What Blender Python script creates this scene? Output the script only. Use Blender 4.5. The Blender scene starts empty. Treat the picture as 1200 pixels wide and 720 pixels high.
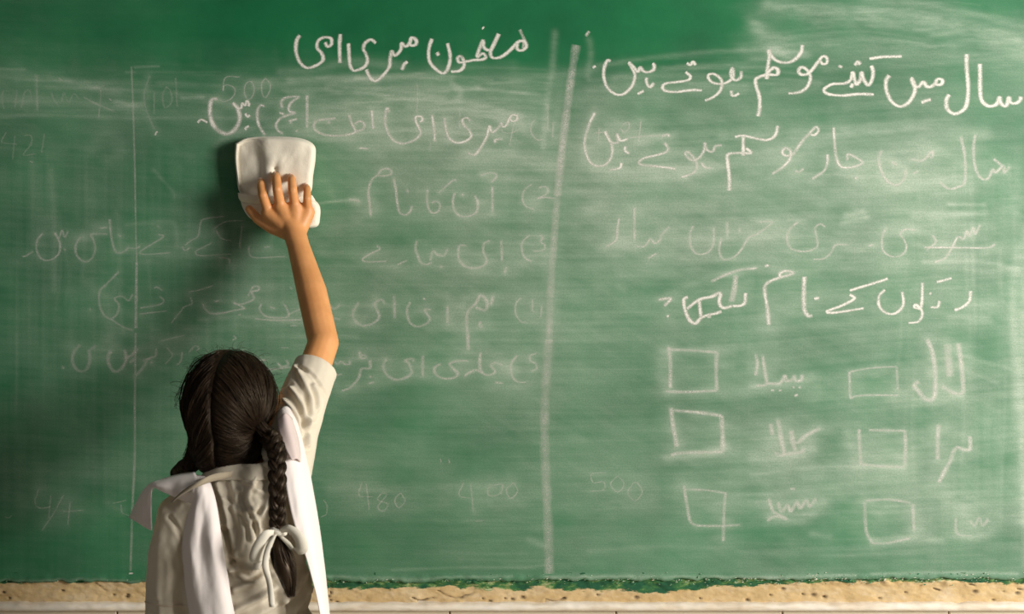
import bpy, bmesh, math, random
import numpy as np
from mathutils import Vector, Matrix

random.seed(7)
SC = bpy.context.scene
COL = SC.collection
PI = math.pi

# ------------------------------------------------------------------ camera
# board plane is y = 0 and faces -y; 1 pixel of the 1200x720 frame is 1.6 mm on it
S = 0.0016
DIST = 2.67
CAMZ = 1.4
cam_data = bpy.data.cameras.new('camera')
cam = bpy.data.objects.new('camera', cam_data)
COL.objects.link(cam)
cam.location = (0, -DIST, CAMZ)
cam.rotation_euler = (PI / 2, 0, 0)
cam_data.sensor_width = 36
cam_data.lens = 36 * DIST / (1200 * S)
cam_data.clip_end = 100
cam_data.dof.use_dof = True
cam_data.dof.focus_distance = DIST
cam_data.dof.aperture_fstop = 7.1
SC.camera = cam

# ------------------------------------------------------------------ light
world = bpy.data.worlds.new('world')
SC.world = world
world.use_nodes = True
bgn = world.node_tree.nodes['Background']
bgn.inputs[0].default_value = (1.0, 0.97, 0.91, 1)
bgn.inputs[1].default_value = 0.105


def area_light(name, loc, target, sx, sy, power, color):
    ld = bpy.data.lights.new(name, 'AREA')
    ld.shape = 'RECTANGLE'
    ld.size = sx
    ld.size_y = sy
    ld.energy = power
    ld.color = color
    lo = bpy.data.objects.new(name, ld)
    COL.objects.link(lo)
    lo.location = loc
    d = Vector(target) - Vector(loc)
    lo.rotation_euler = d.to_track_quat('-Z', 'Y').to_euler()
    return lo


area_light('window_daylight', (3.1, -2.2, 1.95), (0.4, 0, 1.2), 1.1, 1.3, 205, (1.0, 0.975, 0.925))
SC.view_settings.view_transform = 'Standard'
SC.view_settings.look = 'None'
SC.view_settings.gamma = 1
SC.view_settings.use_curve_mapping = False
SC.view_settings.exposure = 0.0

# ------------------------------------------------------------------ helpers


def P(px, py, d=0.0):
    """world point seen at photo pixel (px, py) that stands d metres in front of the board"""
    s = S * (DIST - d) / DIST
    return np.array(((px - 600) * s, -d, CAMZ - (py - 360) * s))


def to_px(v):
    d = -v[:, 1]
    s = S * (DIST - d) / DIST
    return np.stack([v[:, 0] / s + 600, 360 - (v[:, 2] - CAMZ) / s], 1)


def hash2(ix, iy, seed):
    h = (ix.astype(np.int64) * 374761393 + iy.astype(np.int64) * 668265263 + seed * 974634777) & 0x7fffffff
    h = ((h ^ (h >> 13)) * 1274126177) & 0x7fffffff
    h = (h ^ (h >> 16)) & 0xffff
    return h / 65535.0


def vnoise(x, y, seed=0):
    x = np.asarray(x, float); y = np.asarray(y, float)
    ix = np.floor(x); iy = np.floor(y)
    fx = x - ix; fy = y - iy
    fx = fx * fx * (3 - 2 * fx); fy = fy * fy * (3 - 2 * fy)
    a = hash2(ix, iy, seed); b = hash2(ix + 1, iy, seed)
    c = hash2(ix, iy + 1, seed); d = hash2(ix + 1, iy + 1, seed)
    return (a * (1 - fx) + b * fx) * (1 - fy) + (c * (1 - fx) + d * fx) * fy


def fbm(x, y, seed=0, o=4):
    t = 0; a = 0.5; n = 0
    for k in range(o):
        t = t + a * vnoise(x * 2 ** k, y * 2 ** k, seed + k * 17)
        n += a; a *= 0.5
    return t / n


def new_obj(name, me, mat=None, parent=None, smooth=True):
    o = bpy.data.objects.new(name, me)
    COL.objects.link(o)
    if mat: me.materials.append(mat)
    if smooth:
        me.polygons.foreach_set('use_smooth', [True] * len(me.polygons))
    if parent: o.parent = parent
    return o


def mesh_obj(name, V, F, mat=None, parent=None, smooth=True):
    me = bpy.data.meshes.new(name)
    me.from_pydata([tuple(map(float, v)) for v in V], [], [tuple(map(int, f)) for f in F])
    me.update()
    return new_obj(name, me, mat, parent, smooth)


def empty(name, loc, label, cat, group=None):
    o = bpy.data.objects.new(name, None)
    COL.objects.link(o)
    o.location = loc
    o.empty_display_size = 0.05
    o['label'] = label
    o['category'] = cat
    if group: o['group'] = group
    return o


def keep(o, parent):
    """parent without moving"""
    o.parent = parent
    o.matrix_parent_inverse = Matrix.Translation(parent.location).inverted()
    return o


class MB:
    def __init__(s): s.V = []; s.F = []

    def add(s, V, F):
        b = len(s.V)
        s.V += [tuple(map(float, v)) for v in V]
        s.F += [tuple(int(i) + b for i in f) for f in F]

    def ell(s, c, ax, rot=None, nu=24, nv=14):
        c = np.array(c, float)
        R = np.array(rot.to_3x3()) if rot is not None else np.eye(3)
        V = [c + R @ np.array((0, 0, ax[2]))]
        for i in range(1, nv):
            t = PI * i / nv
            for j in range(nu):
                p = 2 * PI * j / nu
                V.append(c + R @ np.array((ax[0] * math.sin(t) * math.cos(p), ax[1] * math.sin(t) * math.sin(p), ax[2] * math.cos(t))))
        V.append(c - R @ np.array((0, 0, ax[2])))
        F = []
        for j in range(nu):
            F.append((0, 1 + j, 1 + (j + 1) % nu))
            for i in range(nv - 2):
                a = 1 + i * nu + j; b = 1 + i * nu + (j + 1) % nu
                F.append((a, a + nu, b + nu, b))
            a = 1 + (nv - 2) * nu
            F.append((a + j, len(V) - 1, a + (j + 1) % nu))
        s.add(V, F)

    def cap(s, a, b, ra, rb, n=16):
        a = np.array(a, float); b = np.array(b, float)
        d = b - a; L = np.linalg.norm(d) + 1e-9; d /= L
        u = np.cross(d, (0, 0, 1) if abs(d[2]) < .9 else (1, 0, 0)); u /= np.linalg.norm(u)
        w = np.cross(d, u)
        rings = []
        for k in range(5):
            t = PI / 2 * (k + 0.5) / 5.0
            rings.append((a - d * ra * math.cos(t), ra * math.sin(t)))
        rings.append((a, ra)); rings.append((b, rb))
        for k in range(5):
            t = PI / 2 * (4.5 - k) / 5.0
            rings.append((b + d * rb * math.cos(t), rb * math.sin(t)))
        V = [a - d * ra]
        for c, r in rings:
            for j in range(n):
                p = 2 * PI * j / n
                V.append(c + r * (math.cos(p) * u + math.sin(p) * w))
        V.append(b + d * rb)
        F = []
        for j in range(n):
            F.append((0, 1 + (j + 1) % n, 1 + j))
            for i in range(len(rings) - 1):
                p = 1 + i * n + j; q = 1 + i * n + (j + 1) % n
                F.append((p, q, q + n, p + n))
            p = 1 + (len(rings) - 1) * n
            F.append((p + j, p + (j + 1) % n, len(V) - 1))
        s.add(V, F)

    def chain(s, pts, rs):
        for i in range(len(pts) - 1):
            s.cap(pts[i], pts[i + 1], rs[i], rs[i + 1])

    def obj(s, name, mat, parent=None, smooth=True):
        return mesh_obj(name, s.V, s.F, mat, parent, smooth)


def voxel(mb, size, smooth_it=4, fac=0.5):
    """fuse overlapping pieces into one continuous skin; returns vertex array and faces"""
    me = bpy.data.meshes.new('tmp')
    me.from_pydata(mb.V, [], mb.F)
    o = bpy.data.objects.new('tmp', me)
    COL.objects.link(o)
    m = o.modifiers.new('r', 'REMESH'); m.mode = 'VOXEL'; m.voxel_size = size
    m2 = o.modifiers.new('s', 'SMOOTH'); m2.iterations = smooth_it; m2.factor = fac
    dg = bpy.context.evaluated_depsgraph_get()
    ev = bpy.data.meshes.new_from_object(o.evaluated_get(dg))
    bpy.data.objects.remove(o); bpy.data.meshes.remove(me)
    V = np.zeros(len(ev.vertices) * 3); ev.vertices.foreach_get('co', V)
    F = [tuple(p.vertices) for p in ev.polygons]
    N = np.zeros(len(ev.vertices) * 3); ev.vertices.foreach_get('normal', N)
    bpy.data.meshes.remove(ev)
    return V.reshape(-1, 3), F, N.reshape(-1, 3)


def crom(pts, step=None, n=None):
    """Catmull-Rom resampling of a polyline (any dimension)"""
    p = np.array(pts, float)
    if len(p) < 3:
        L = np.linalg.norm(p[-1] - p[0])
        k = n * (len(p) - 1) if n else max(2, int(L / step))
        t = np.linspace(0, 1, k + 1)[:, None]
        return p[0] * (1 - t) + p[-1] * t
    q = np.vstack([2 * p[0] - p[1], p, 2 * p[-1] - p[-2]])
    out = []
    for i in range(1, len(q) - 2):
        L = np.linalg.norm(q[i + 1] - q[i])
        k = n if n else max(2, int(math.ceil(L / step)))
        t = np.arange(k)[:, None] / k
        a, b, c, d = q[i - 1], q[i], q[i + 1], q[i + 2]
        out.append(0.5 * ((2 * b) + (-a + c) * t + (2 * a - 5 * b + 4 * c - d) * t ** 2 + (-a + 3 * b - 3 * c + d) * t ** 3))
    out.append(p[-1:])
    return np.vstack(out)


def tube(mb, pts, rad, n=8, flat=1.0):
    pts = np.array(pts, float); m = len(pts)
    T = np.gradient(pts, axis=0); T /= np.linalg.norm(T, axis=1)[:, None] + 1e-12
    u = np.cross(T[0], (0, 0, 1) if abs(T[0][2]) < .9 else (1, 0, 0)); u /= np.linalg.norm(u)
    V = []
    for i in range(m):
        u = u - T[i] * np.dot(u, T[i]); u /= np.linalg.norm(u) + 1e-12
        w = np.cross(T[i], u)
        r = rad[i] if hasattr(rad, '__len__') else rad
        for j in range(n):
            a = 2 * PI * j / n
            V.append(pts[i] + r * (math.cos(a) * u + flat * math.sin(a) * w))
    F = []
    for i in range(m - 1):
        for j in range(n):
            a = i * n + j; b = i * n + (j + 1) % n
            F.append((a, b, b + n, a + n))
    F.append(tuple(range(n - 1, -1, -1))); F.append(tuple(range((m - 1) * n, m * n)))
    mb.add(V, F)


def patch(mb, rows, n=8, m=8):
    """smooth cloth surface through a grid of control points"""
    A = np.array([crom(r, n=n) for r in rows])          # rows x cols x 3
    B = np.array([crom(A[:, j], n=m) for j in range(A.shape[1])])   # cols x rows
    nc, nr = B.shape[:2]
    V = B.reshape(-1, 3)
    F = [(i * nr + j, (i + 1) * nr + j, (i + 1) * nr + j + 1, i * nr + j + 1) for i in range(nc - 1) for j in range(nr - 1)]
    mb.add(V, F)


def solid(o, t, off=0):
    m = o.modifiers.new('thickness', 'SOLIDIFY'); m.thickness = t; m.offset = off
    return o


# ------------------------------------------------------------------ materials


def mat_new(name):
    m = bpy.data.materials.new(name)
    m.use_nodes = True
    nt = m.node_tree
    b = nt.nodes['Principled BSDF']
    return m, nt, b


def node(nt, t, **kw):
    n = nt.nodes.new(t)
    for k, v in kw.items():
        if k.startswith('i_'):
            key = k[2:]
            n.inputs[int(key) if key.isdigit() else key].default_value = v
        else:
            setattr(n, k, v)
    return n


def noise_fac(nt, scale, stretch=(1, 1, 1), detail=4, rough=0.6, coord='Object', rot=(0, 0, 0)):
    tc = node(nt, 'ShaderNodeTexCoord')
    mp = node(nt, 'ShaderNodeMapping')
    mp.inputs['Scale'].default_value = stretch
    mp.inputs['Rotation'].default_value = rot
    nt.links.new(tc.outputs[coord], mp.inputs[0])
    nz = node(nt, 'ShaderNodeTexNoise', i_Scale=scale, i_Detail=detail, i_Roughness=rough)
    nt.links.new(mp.outputs[0], nz.inputs['Vector'])
    return nz.outputs['Fac']


def ramp(nt, src, stops):
    r = node(nt, 'ShaderNodeValToRGB')
    e = r.color_ramp.elements
    while len(e) < len(stops): e.new(0.5)
    for k, (p, c) in enumerate(stops):
        e[k].position = p
        e[k].color = (c[0], c[1], c[2], 1) if hasattr(c, '__len__') else (c, c, c, 1)
    nt.links.new(src, r.inputs[0])
    return r.outputs[0]


def mathn(nt, op, a, b=None, clamp=False):
    n = node(nt, 'ShaderNodeMath', operation=op, use_clamp=clamp)
    for i, v in enumerate((a, b)):
        if v is None: continue
        if isinstance(v, (int, float)): n.inputs[i].default_value = v
        else: nt.links.new(v, n.inputs[i])
    return n.outputs[0]


def mixc(nt, fac, a, b):
    n = node(nt, 'ShaderNodeMix', data_type='RGBA')
    for i, v in ((0, fac), (6, a), (7, b)):
        if isinstance(v, (int, float)): n.inputs[i].default_value = v
        elif isinstance(v, tuple): n.inputs[i].default_value = (*v, 1)
        else: nt.links.new(v, n.inputs[i])
    return n.outputs[2]


def bump(nt, b, h, strength=0.3, dist=0.001):
    n = node(nt, 'ShaderNodeBump', i_Strength=strength, i_Distance=dist)
    nt.links.new(h, n.inputs['Height'])
    nt.links.new(n.outputs[0], b.inputs['Normal'])


def fabric(name, col, var=0.12, rough=0.85, weave=0.25, sss=0.0):
    m, nt, b = mat_new(name)
    f = noise_fac(nt, 9, detail=5)
    lo = tuple(c * (1 - var) for c in col); hi = tuple(min(1, c * (1 + var)) for c in col)
    nt.links.new(ramp(nt, f, [(0.3, lo), (0.7, hi)]), b.inputs['Base Color'])
    b.inputs['Roughness'].default_value = rough
    b.inputs['Specular IOR Level'].default_value = 0.2
    b.inputs['Sheen Weight'].default_value = 0.15
    f2 = noise_fac(nt, 900, stretch=(1, 1, 0.4), detail=2)
    f3 = noise_fac(nt, 45, detail=3)
    h = mathn(nt, 'ADD', f2, mathn(nt, 'MULTIPLY', f3, 2.5))
    bump(nt, b, h, weave, 0.001)
    return m


# green board paint under a film of chalk dust (the "dust" mesh attribute holds the wiped pattern and a painted lip highlight)
m_board, nt, b = mat_new('chalkboard_paint')
att = node(nt, 'ShaderNodeAttribute', attribute_name='dust')
n_h = noise_fac(nt, 1, stretch=(9, 1, 420), detail=5, rough=0.62, rot=(0, 0.035, 0))
n_f = noise_fac(nt, 420, detail=3)
n_g = noise_fac(nt, 5, detail=4)
streak = mathn(nt, 'ADD', mathn(nt, 'MULTIPLY', mathn(nt, 'SUBTRACT', n_h, 0.5), 0.5), 1.0)
grain = mathn(nt, 'ADD', mathn(nt, 'MULTIPLY', mathn(nt, 'SUBTRACT', n_f, 0.5), 1.3), 1.0)
dens = mathn(nt, 'MULTIPLY', mathn(nt, 'MULTIPLY', att.outputs['Fac'], streak), grain)
dens = mathn(nt, 'MULTIPLY', dens, 0.52, clamp=True)
paint = mixc(nt, ramp(nt, n_g, [(0.35, 0.0), (0.65, 1.0)]), (0.004, 0.108, 0.038), (0.008, 0.155, 0.053))
paint = mixc(nt, ramp(nt, n_f, [(0.55, 0.0), (0.8, 0.10)]), paint, (0.06, 0.18, 0.10))
nt.links.new(mixc(nt, dens, paint, (0.54, 0.60, 0.48)), b.inputs['Base Color'])
b.inputs['Roughness'].default_value = 0.62
b.inputs['Specular IOR Level'].default_value = 0.25
bump(nt, b, mathn(nt, 'ADD', n_f, mathn(nt, 'MULTIPLY', noise_fac(nt, 40, detail=3), 2.0)), 0.25, 0.0006)

# chalk: covers where the "cov" attribute and the grain of the board allow
m_chalk, nt, b = mat_new('chalk')
att = node(nt, 'ShaderNodeAttribute', attribute_name='cov')
nz = noise_fac(nt, 520, detail=3, rough=0.7)
nz2 = noise_fac(nt, 60, stretch=(1, 1, 1.6), detail=3)
g = ramp(nt, nz, [(0.32, 0.30), (0.62, 1.2)])
g2 = ramp(nt, nz2, [(0.3, 0.75), (0.65, 1.15)])
bold = mathn(nt, 'MULTIPLY', mathn(nt, 'SUBTRACT', att.outputs['Fac'], 0.60, clamp=True), 0.9)
a = mathn(nt, 'MULTIPLY', mathn(nt, 'MULTIPLY', att.outputs['Fac'], g), g2)
a = mathn(nt, 'ADD', a, bold, clamp=True)
nt.links.new(a, b.inputs['Alpha'])
b.inputs['Base Color'].default_value = (0.75, 0.725, 0.64, 1)
b.inputs['Roughness'].default_value = 0.95
b.inputs['Specular IOR Level'].default_value = 0.1

# ------------------------------------------------------------------ setting: wall, ledge, tiles, floor
m_wall, nt, b = mat_new('plaster_wall')
f = noise_fac(nt, 6, detail=8, rough=0.65)
nt.links.new(ramp(nt, f, [(0.3, (0.50, 0.36, 0.19)), (0.5, (0.60, 0.45, 0.26)), (0.72, (0.66, 0.53, 0.36))]), b.inputs['Base Color'])
b.inputs['Roughness'].default_value = 0.9
bump(nt, b, noise_fac(nt, 60, detail=5), 0.4, 0.003)

mb = MB()


def box(mb, x0, x1, y0, y1, z0, z1):
    V = [(x, y, z) for x in (x0, x1) for y in (y0, y1) for z in (z0, z1)]
    mb.add(V, [(0, 1, 3, 2), (4, 6, 7, 5), (0, 4, 5, 1), (2, 3, 7, 6), (0, 2, 6, 4), (1, 5, 7, 3)])


ZB = P(0, 678)[2]       # bottom edge of the painted board
box(mb, -3.2, 3.4, 0.012, 0.20, 0, 2.9)
wall = mb.obj('wall_back', m_wall, smooth=False)
wall['kind'] = 'structure'

m_floor, nt, b = mat_new('cement_floor')
f = noise_fac(nt, 3, detail=6)
nt.links.new(ramp(nt, f, [(0.3, (0.30, 0.27, 0.23)), (0.7, (0.40, 0.37, 0.32))]), b.inputs['Base Color'])
b.inputs['Roughness'].default_value = 0.7
mb = MB(); box(mb, -3.2, 3.4, -4.5, 0.2, -0.1, 0)
fl = mb.obj('floor', m_floor, smooth=False); fl['kind'] = 'structure'

# rough plaster band under the board, smeared with board paint along its upper edge
m_band, nt, b = mat_new('rough_plaster')
att = node(nt, 'ShaderNodeAttribute', attribute_name='stain')
pit = node(nt, 'ShaderNodeAttribute', attribute_name='pit')
f = noise_fac(nt, 14, stretch=(1, 1, 2.2), detail=7, rough=0.65)
base = ramp(nt, f, [(0.30, (0.52, 0.35, 0.15)), (0.5, (0.58, 0.41, 0.20)), (0.70, (0.64, 0.49, 0.29))])
base = mixc(nt, ramp(nt, noise_fac(nt, 30, stretch=(1, 1, 2)), [(0.56, 0.0), (0.68, 0.35)]), base, (0.70, 0.57, 0.41))
fn = noise_fac(nt, 80, stretch=(0.45, 1, 1.5), detail=6, rough=0.7)
gm = mathn(nt, 'ADD', att.outputs['Fac'], mathn(nt, 'MULTIPLY', mathn(nt, 'SUBTRACT', fn, 0.5), 1.9))
greens = ramp(nt, noise_fac(nt, 60, stretch=(0.45, 1, 1.2), detail=5, rough=0.65), [(0.44, (0.012, 0.085, 0.035)), (0.54, (0.045, 0.15, 0.04)), (0.60, (0.20, 0.27, 0.09)), (0.68, (0.50, 0.50, 0.30))])
base = mixc(nt, ramp(nt, gm, [(0.42, 0.0), (0.60, 1.0)]), base, greens)
base = mixc(nt, pit.outputs['Fac'], base, (0.075, 0.06, 0.05))
nt.links.new(base, b.inputs['Base Color'])
b.inputs['Roughness'].default_value = 0.95
bump(nt, b, noise_fac(nt, 240, detail=4), 0.5, 0.0012)

gx = np.concatenate([np.arange(-500, -10, 12.0), np.arange(-10, 1210, 2.0), np.arange(1210, 1700, 12.0)])
gy = np.arange(670, 710.1, 1.0)
X, Y = np.meshgrid(gx, gy)
cracks = [[(484, 701), (492, 704), (500, 702), (508, 701)], [(514, 692), (522, 698), (534, 701), (546, 698), (556, 695)],
          [(640, 702), (652, 704), (662, 701)], [(113, 682), (120, 688), (126, 693)], [(42, 707), (52, 707), (66, 708)],
          [(135, 713), (145, 712)], [(388, 684), (389, 692), (386, 699)], [(268, 700), (274, 702)], [(1133, 685), (1140, 686)],
          [(1192, 690), (1199, 690)], [(1094, 689), (1100, 692)]]
pits = [(74, 692), (134, 697), (149, 699), (12, 701), (5, 694), (150, 697), (388, 703), (395, 706), (575, 688), (574, 704), (566, 701), (592, 701),
        (600, 702), (612, 700), (640, 705), (902, 697), (917, 690), (952, 697), (965, 699), (1030, 701), (1141, 693), (1175, 693), (1191, 695),
        (1163, 703), (940, 696), (820, 701), (700, 697), (745, 700), (1060, 694), (875, 703)]


def seg_dist(X, Y, pts):
    best = np.full(X.shape, 1e9)
    for (x0, y0), (x1, y1) in zip(pts[:-1], pts[1:]):
        dx, dy = x1 - x0, y1 - y0
        t = np.clip(((X - x0) * dx + (Y - y0) * dy) / (dx * dx + dy * dy + 1e-9), 0, 1)
        best = np.minimum(best, np.hypot(X - x0 - t * dx, Y - y0 - t * dy))
    return best


pitf = np.zeros(X.shape)
for c in cracks:
    d = seg_dist(X, Y + 2.0 * (vnoise(X / 5, Y / 5, 3) - .5), c)
    pitf = np.maximum(pitf, np.clip(1.2 - d / (0.5 + 1.1 * vnoise(X / 4, Y / 4, 19)), 0, 1) * np.clip(vnoise(X / 6, Y / 6, 23) * 1.6, .35, 1) * .85)
for (x, y) in pits:
    r = 1.0 + 1.4 * random.random()
    pitf = np.maximum(pitf, np.clip(1.3 - np.hypot((X - x) / 1.5, Y - y) / r, 0, 1) * 0.8)
rough = (fbm(X / 22, Y / 10, 5, 5) - .5) * 0.007 + (fbm(X / 5, Y / 3, 9, 3) - .5) * 0.002
edge = np.clip((686 + 5 * (fbm(X / 30, Y * 0, 4, 3) - .5) * 2 - Y) / 8, 0, 1)
lip = 0.004 * edge * (0.4 + 1.2 * vnoise(X / 4, Y / 3, 8))
Yd = -(0.0055 + rough + lip) + pitf * 0.006
# paint stain: thick at the board, patchy lower down, widest between x 380-900
low = np.interp(X, [-500, 0, 60, 180, 380, 450, 600, 700, 760, 820, 900, 1000, 1200, 1700], [683, 683, 681, 680, 689, 689, 690, 691, 693, 691, 684, 681, 682, 682])
low = low + (fbm(X / 18, X * 0, 13, 3) - .5) * 7
stain = np.clip(0.5 + (low - Y) / 9.0, 0, 1.2)
Vv = []
for yy, xx, dd in zip(Y.ravel(), X.ravel(), Yd.ravel()):
    Vv.append(((xx - 600) * S, dd, CAMZ - (yy - 360) * S))
nr, nc = X.shape
Fv = [(i * nc + j, (i + 1) * nc + j, (i + 1) * nc + j + 1, i * nc + j + 1) for i in range(nr - 1) for j in range(nc - 1)]
band = mesh_obj('trim_2', Vv, Fv, m_band)
band['kind'] = 'structure'
for nm, arr in (('stain', stain), ('pit', pitf)):
    at = band.data.attributes.new(nm, 'FLOAT', 'POINT'); at.data.foreach_set('value', arr.ravel().astype(np.float32))
band['label'] = 'rough tan plaster band smeared with green paint'

# flakes of paint and plaster along the lower edge of the board
m_flake, nt, b = mat_new('paint_flake')
f = noise_fac(nt, 260, detail=2)
nt.links.new(ramp(nt, f, [(0.40, (0.02, 0.16, 0.07)), (0.5, (0.12, 0.32, 0.16)), (0.56, (0.66, 0.64, 0.52)), (0.7, (0.74, 0.68, 0.5))]), b.inputs['Base Color'])
b.inputs['Roughness'].default_value = 0.9
mb = MB()
for k in range(900):
    x = random.uniform(-40, 1240)
    dens_ = np.interp(x, [0, 180, 380, 620, 800, 1200], [.35, .35, .6, .9, 1, 1])
    if random.random() > dens_: continue
    y = random.gauss(np.interp(x, [0, 300, 900, 1200], [679.5, 680, 678, 676]), 1.5 if x < 600 else 3.2)
    c = np.array(((x - 600) * S, -0.0125 - random.random() * .001 if y < 679 else -0.0105, CAMZ - (y - 360) * S))
    r = random.uniform(.0007, .0021)
    ax = np.array([random.uniform(1, 2.2) * r, r * .7, random.uniform(.4, .9) * r])
    V = [c + ax * np.array(v) * random.uniform(.7, 1.2) for v in ((1, 0, .3), (-1, 0, -.2), (0, 1, 0), (.1, -1, .2), (.2, 0, 1), (-.2, 0, -1))]
    mb.add(V, [(0, 4, 3), (4, 1, 3), (1, 5, 3), (5, 0, 3), (4, 0, 2), (1, 4, 2), (5, 1, 2), (0, 5, 2)])
fk = mb.obj('paint_flake', m_flake, band, smooth=False)
fk['kind'] = 'stuff'

# cream cement ledge and the glazed tiles under it
m_ledge, nt, b = mat_new('cream_cement')
f = noise_fac(nt, 12, stretch=(1, 1, 5), detail=6, rough=0.6)
nt.links.new(ramp(nt, f, [(0.3, (0.66, 0.53, 0.38)), (0.5, (0.78, 0.68, 0.54)), (0.7, (0.82, 0.75, 0.65))]), b.inputs['Base Color'])
b.inputs['Roughness'].default_value = 0.8
bump(nt, b, noise_fac(nt, 90, stretch=(0.5, 1, 1.5), detail=4), 0.5, 0.002)
prof = [(-0.002, 704.5), (-0.012, 705.5), (-0.017, 707), (-0.019, 709.5), (-0.0185, 712), (-0.016, 714.2), (-0.0115, 715.2), (0.012, 715.4)]
xs = np.concatenate([np.arange(-520, 0, 20.0), np.arange(0, 1200, 3.0), np.arange(1200, 1720, 20.0)])
V = []
for x in xs:
    for k, (yy, pz) in enumerate(prof):
        wv = (fbm(np.array([x / 14]), np.array([k * .7]), 21, 4)[0] - .5)
        V.append(((x - 600) * S, yy + wv * 0.004 * (k > 0), CAMZ - (pz + (wv * 3.4 if k < 4 else wv * .6) - 360) * S))
n = len(prof)
F = [(i * n + j, (i + 1) * n + j, (i + 1) * n + j + 1, i * n + j + 1) for i in range(len(xs) - 1) for j in range(n - 1)]
ledge = mesh_obj('trim_1', V, F, m_ledge)
ledge['kind'] = 'structure'
m_tile, nt, b = mat_new('glazed_tile')
f = noise_fac(nt, 4, detail=5)
nt.links.new(ramp(nt, f, [(0.3, (0.78, 0.66, 0.50)), (0.7, (0.84, 0.74, 0.58))]), b.inputs['Base Color'])
b.inputs['Roughness'].default_value = 0.35
tile_me = None
tw, th = 195 * S, 0.20
k = 0
ztop = CAMZ - (716.3 - 360) * S
for row in range(4):
    z1 = ztop - row * (th + .002)
    for c in range(-4, 8):
        x0 = (527 - 600) * S + c * tw - 195 * S
        if tile_me is None:
            bm = bmesh.new()
            bmesh.ops.create_cube(bm, size=1)
            bmesh.ops.scale(bm, vec=(tw - .0028, .012, th), verts=bm.verts)
            bmesh.ops.bevel(bm, geom=bm.edges[:], offset=.0015, segments=1, affect='EDGES')
            tile_me = bpy.data.meshes.new('tile'); bm.to_mesh(tile_me); bm.free()
            tile_me.materials.append(m_tile)
        o = bpy.data.objects.new('tile', tile_me); COL.objects.link(o); o.parent = ledge
        o.location = (x0 + tw / 2, 0.006, z1 - th / 2)

# ------------------------------------------------------------------ the chalkboard
board = empty('chalkboard', (0, 0, ZB), 'large green painted chalkboard covered with chalk writing and wiped dust', 'chalkboard')

gx = np.concatenate([np.arange(-480, -12, 18.0), np.arange(-12, 1212, 2.0), np.arange(1212, 1700, 18.0)])
gy = np.concatenate([np.arange(-220, -6, 16.0), np.arange(-6, 670, 1.7), np.arange(670, 679.2, 1.5)])
X, Y = np.meshgrid(gx, gy)
tx = [-480, 0, 150, 300, 450, 600, 750, 850, 900, 1050, 1200, 1700]
ty = [-220, 0, 35, 62, 90, 115, 160, 250, 350, 450, 550, 610, 640, 680]
T = np.array([
    [.05, .05, .05, .0, .0, .0, .0, .02, .02, .05, .08, .05],
    [.05, .10, .05, .0, .0, .0, .0, .02, .12, .22, .08, .05],
    [.05, .08, .04, .0, .0, .0, .0, .02, .18, .26, .20, .2],
    [.1, .14, .08, .02, .01, .02, .02, .04, .22, .28, .36, .2],
    [.2, .26, .20, .12, .16, .26, .18, .12, .2, .28, .26, .2],
    [.2, .34, .30, .28, .42, .40, .34, .34, .34, .32, .26, .2],
    [.2, .26, .24, .24, .50, .50, .54, .54, .56, .50, .30, .3],
    [.2, .22, .22, .24, .40, .54, .60, .60, .62, .62, .50, .3],
    [.2, .20, .26, .36, .40, .48, .46, .50, .50, .48, .56, .3],
    [.2, .18, .22, .30, .32, .42, .38, .40, .42, .44, .56, .3],
    [.2, .18, .24, .26, .36, .40, .36, .40, .46, .54, .50, .3],
    [.1, .12, .14, .16, .22, .26, .26, .34, .38, .44, .42, .3],
    [.1, .10, .12, .12, .20, .22, .24, .28, .30, .32, .32, .3],
    [.1, .10, .10, .12, .18, .22, .26, .28, .30, .30, .30, .3]])
# ragged limit of the wiping: lookup coordinates are warped by noise
Xw = X + 46 * (fbm(X / 70, Y / 14, 31, 4) - .5)
Yw = Y + 34 * (fbm(X / 160, Y / 30, 41, 4) - .5) + 9 * (vnoise(X / 9, Y / 60, 51) - .5)


def lut(xq, yq):
    i = np.clip(np.searchsorted(tx, xq) - 1, 0, len(tx) - 2); j = np.clip(np.searchsorted(ty, yq) - 1, 0, len(ty) - 2)
    txa = np.array(tx, float); tya = np.array(ty, float)
    u = np.clip((xq - txa[i]) / (txa[i + 1] - txa[i]), 0, 1); v = np.clip((yq - tya[j]) / (tya[j + 1] - tya[j]), 0, 1)
    u = u * u * (3 - 2 * u); v = v * v * (3 - 2 * v)
    return (T[j, i] * (1 - u) + T[j, i + 1] * u) * (1 - v) + (T[j + 1, i] * (1 - u) + T[j + 1, i + 1] * u) * v


D = lut(Xw, Yw)
# wipe marks: long streaks that follow the sweep of an arm
arc = Y + 0.00016 * (X - 620) ** 2 * np.where(X < 620, .35, .6) + 14 * (vnoise(X / 260, Y / 90, 61) - .5)
st = fbm(X / 210, arc / 3.6, 71, 4) - .5
st2 = fbm(X / 120, arc / 11, 77, 3) - .5
vs = fbm(X / 4.5, Y / 190, 81, 3) - .5
diag = fbm((X + Y) / 150, (Y - 0.6 * X) / 7, 91, 3) - .5
vw = np.interp(X, [0, 260, 420, 1000, 1200], [1, .6, .1, .15, .5]) * np.clip((Y - 150) / 60, 0, 1)
cloud2 = fbm((X + 0.4 * Y) / 20, (Y - .2 * X) / 9, 103, 4) - .5
cloud = fbm(X / 60, Y / 38, 101, 4) - .5
D = D * np.interp(X, [0, 500, 700, 900], [1.05, 1.1, 1.15, 1.08]) * (1 + 0.5 * st + 0.28 * st2 + 0.8 * vw * vs + 0.22 * diag + 0.8 * cloud + 0.45 * cloud2)
D = D + 0.07 * np.clip((Y - 90) / 30, 0, 1) * np.interp(X, [0, 300, 600], [.3, .6, 1])

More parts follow.
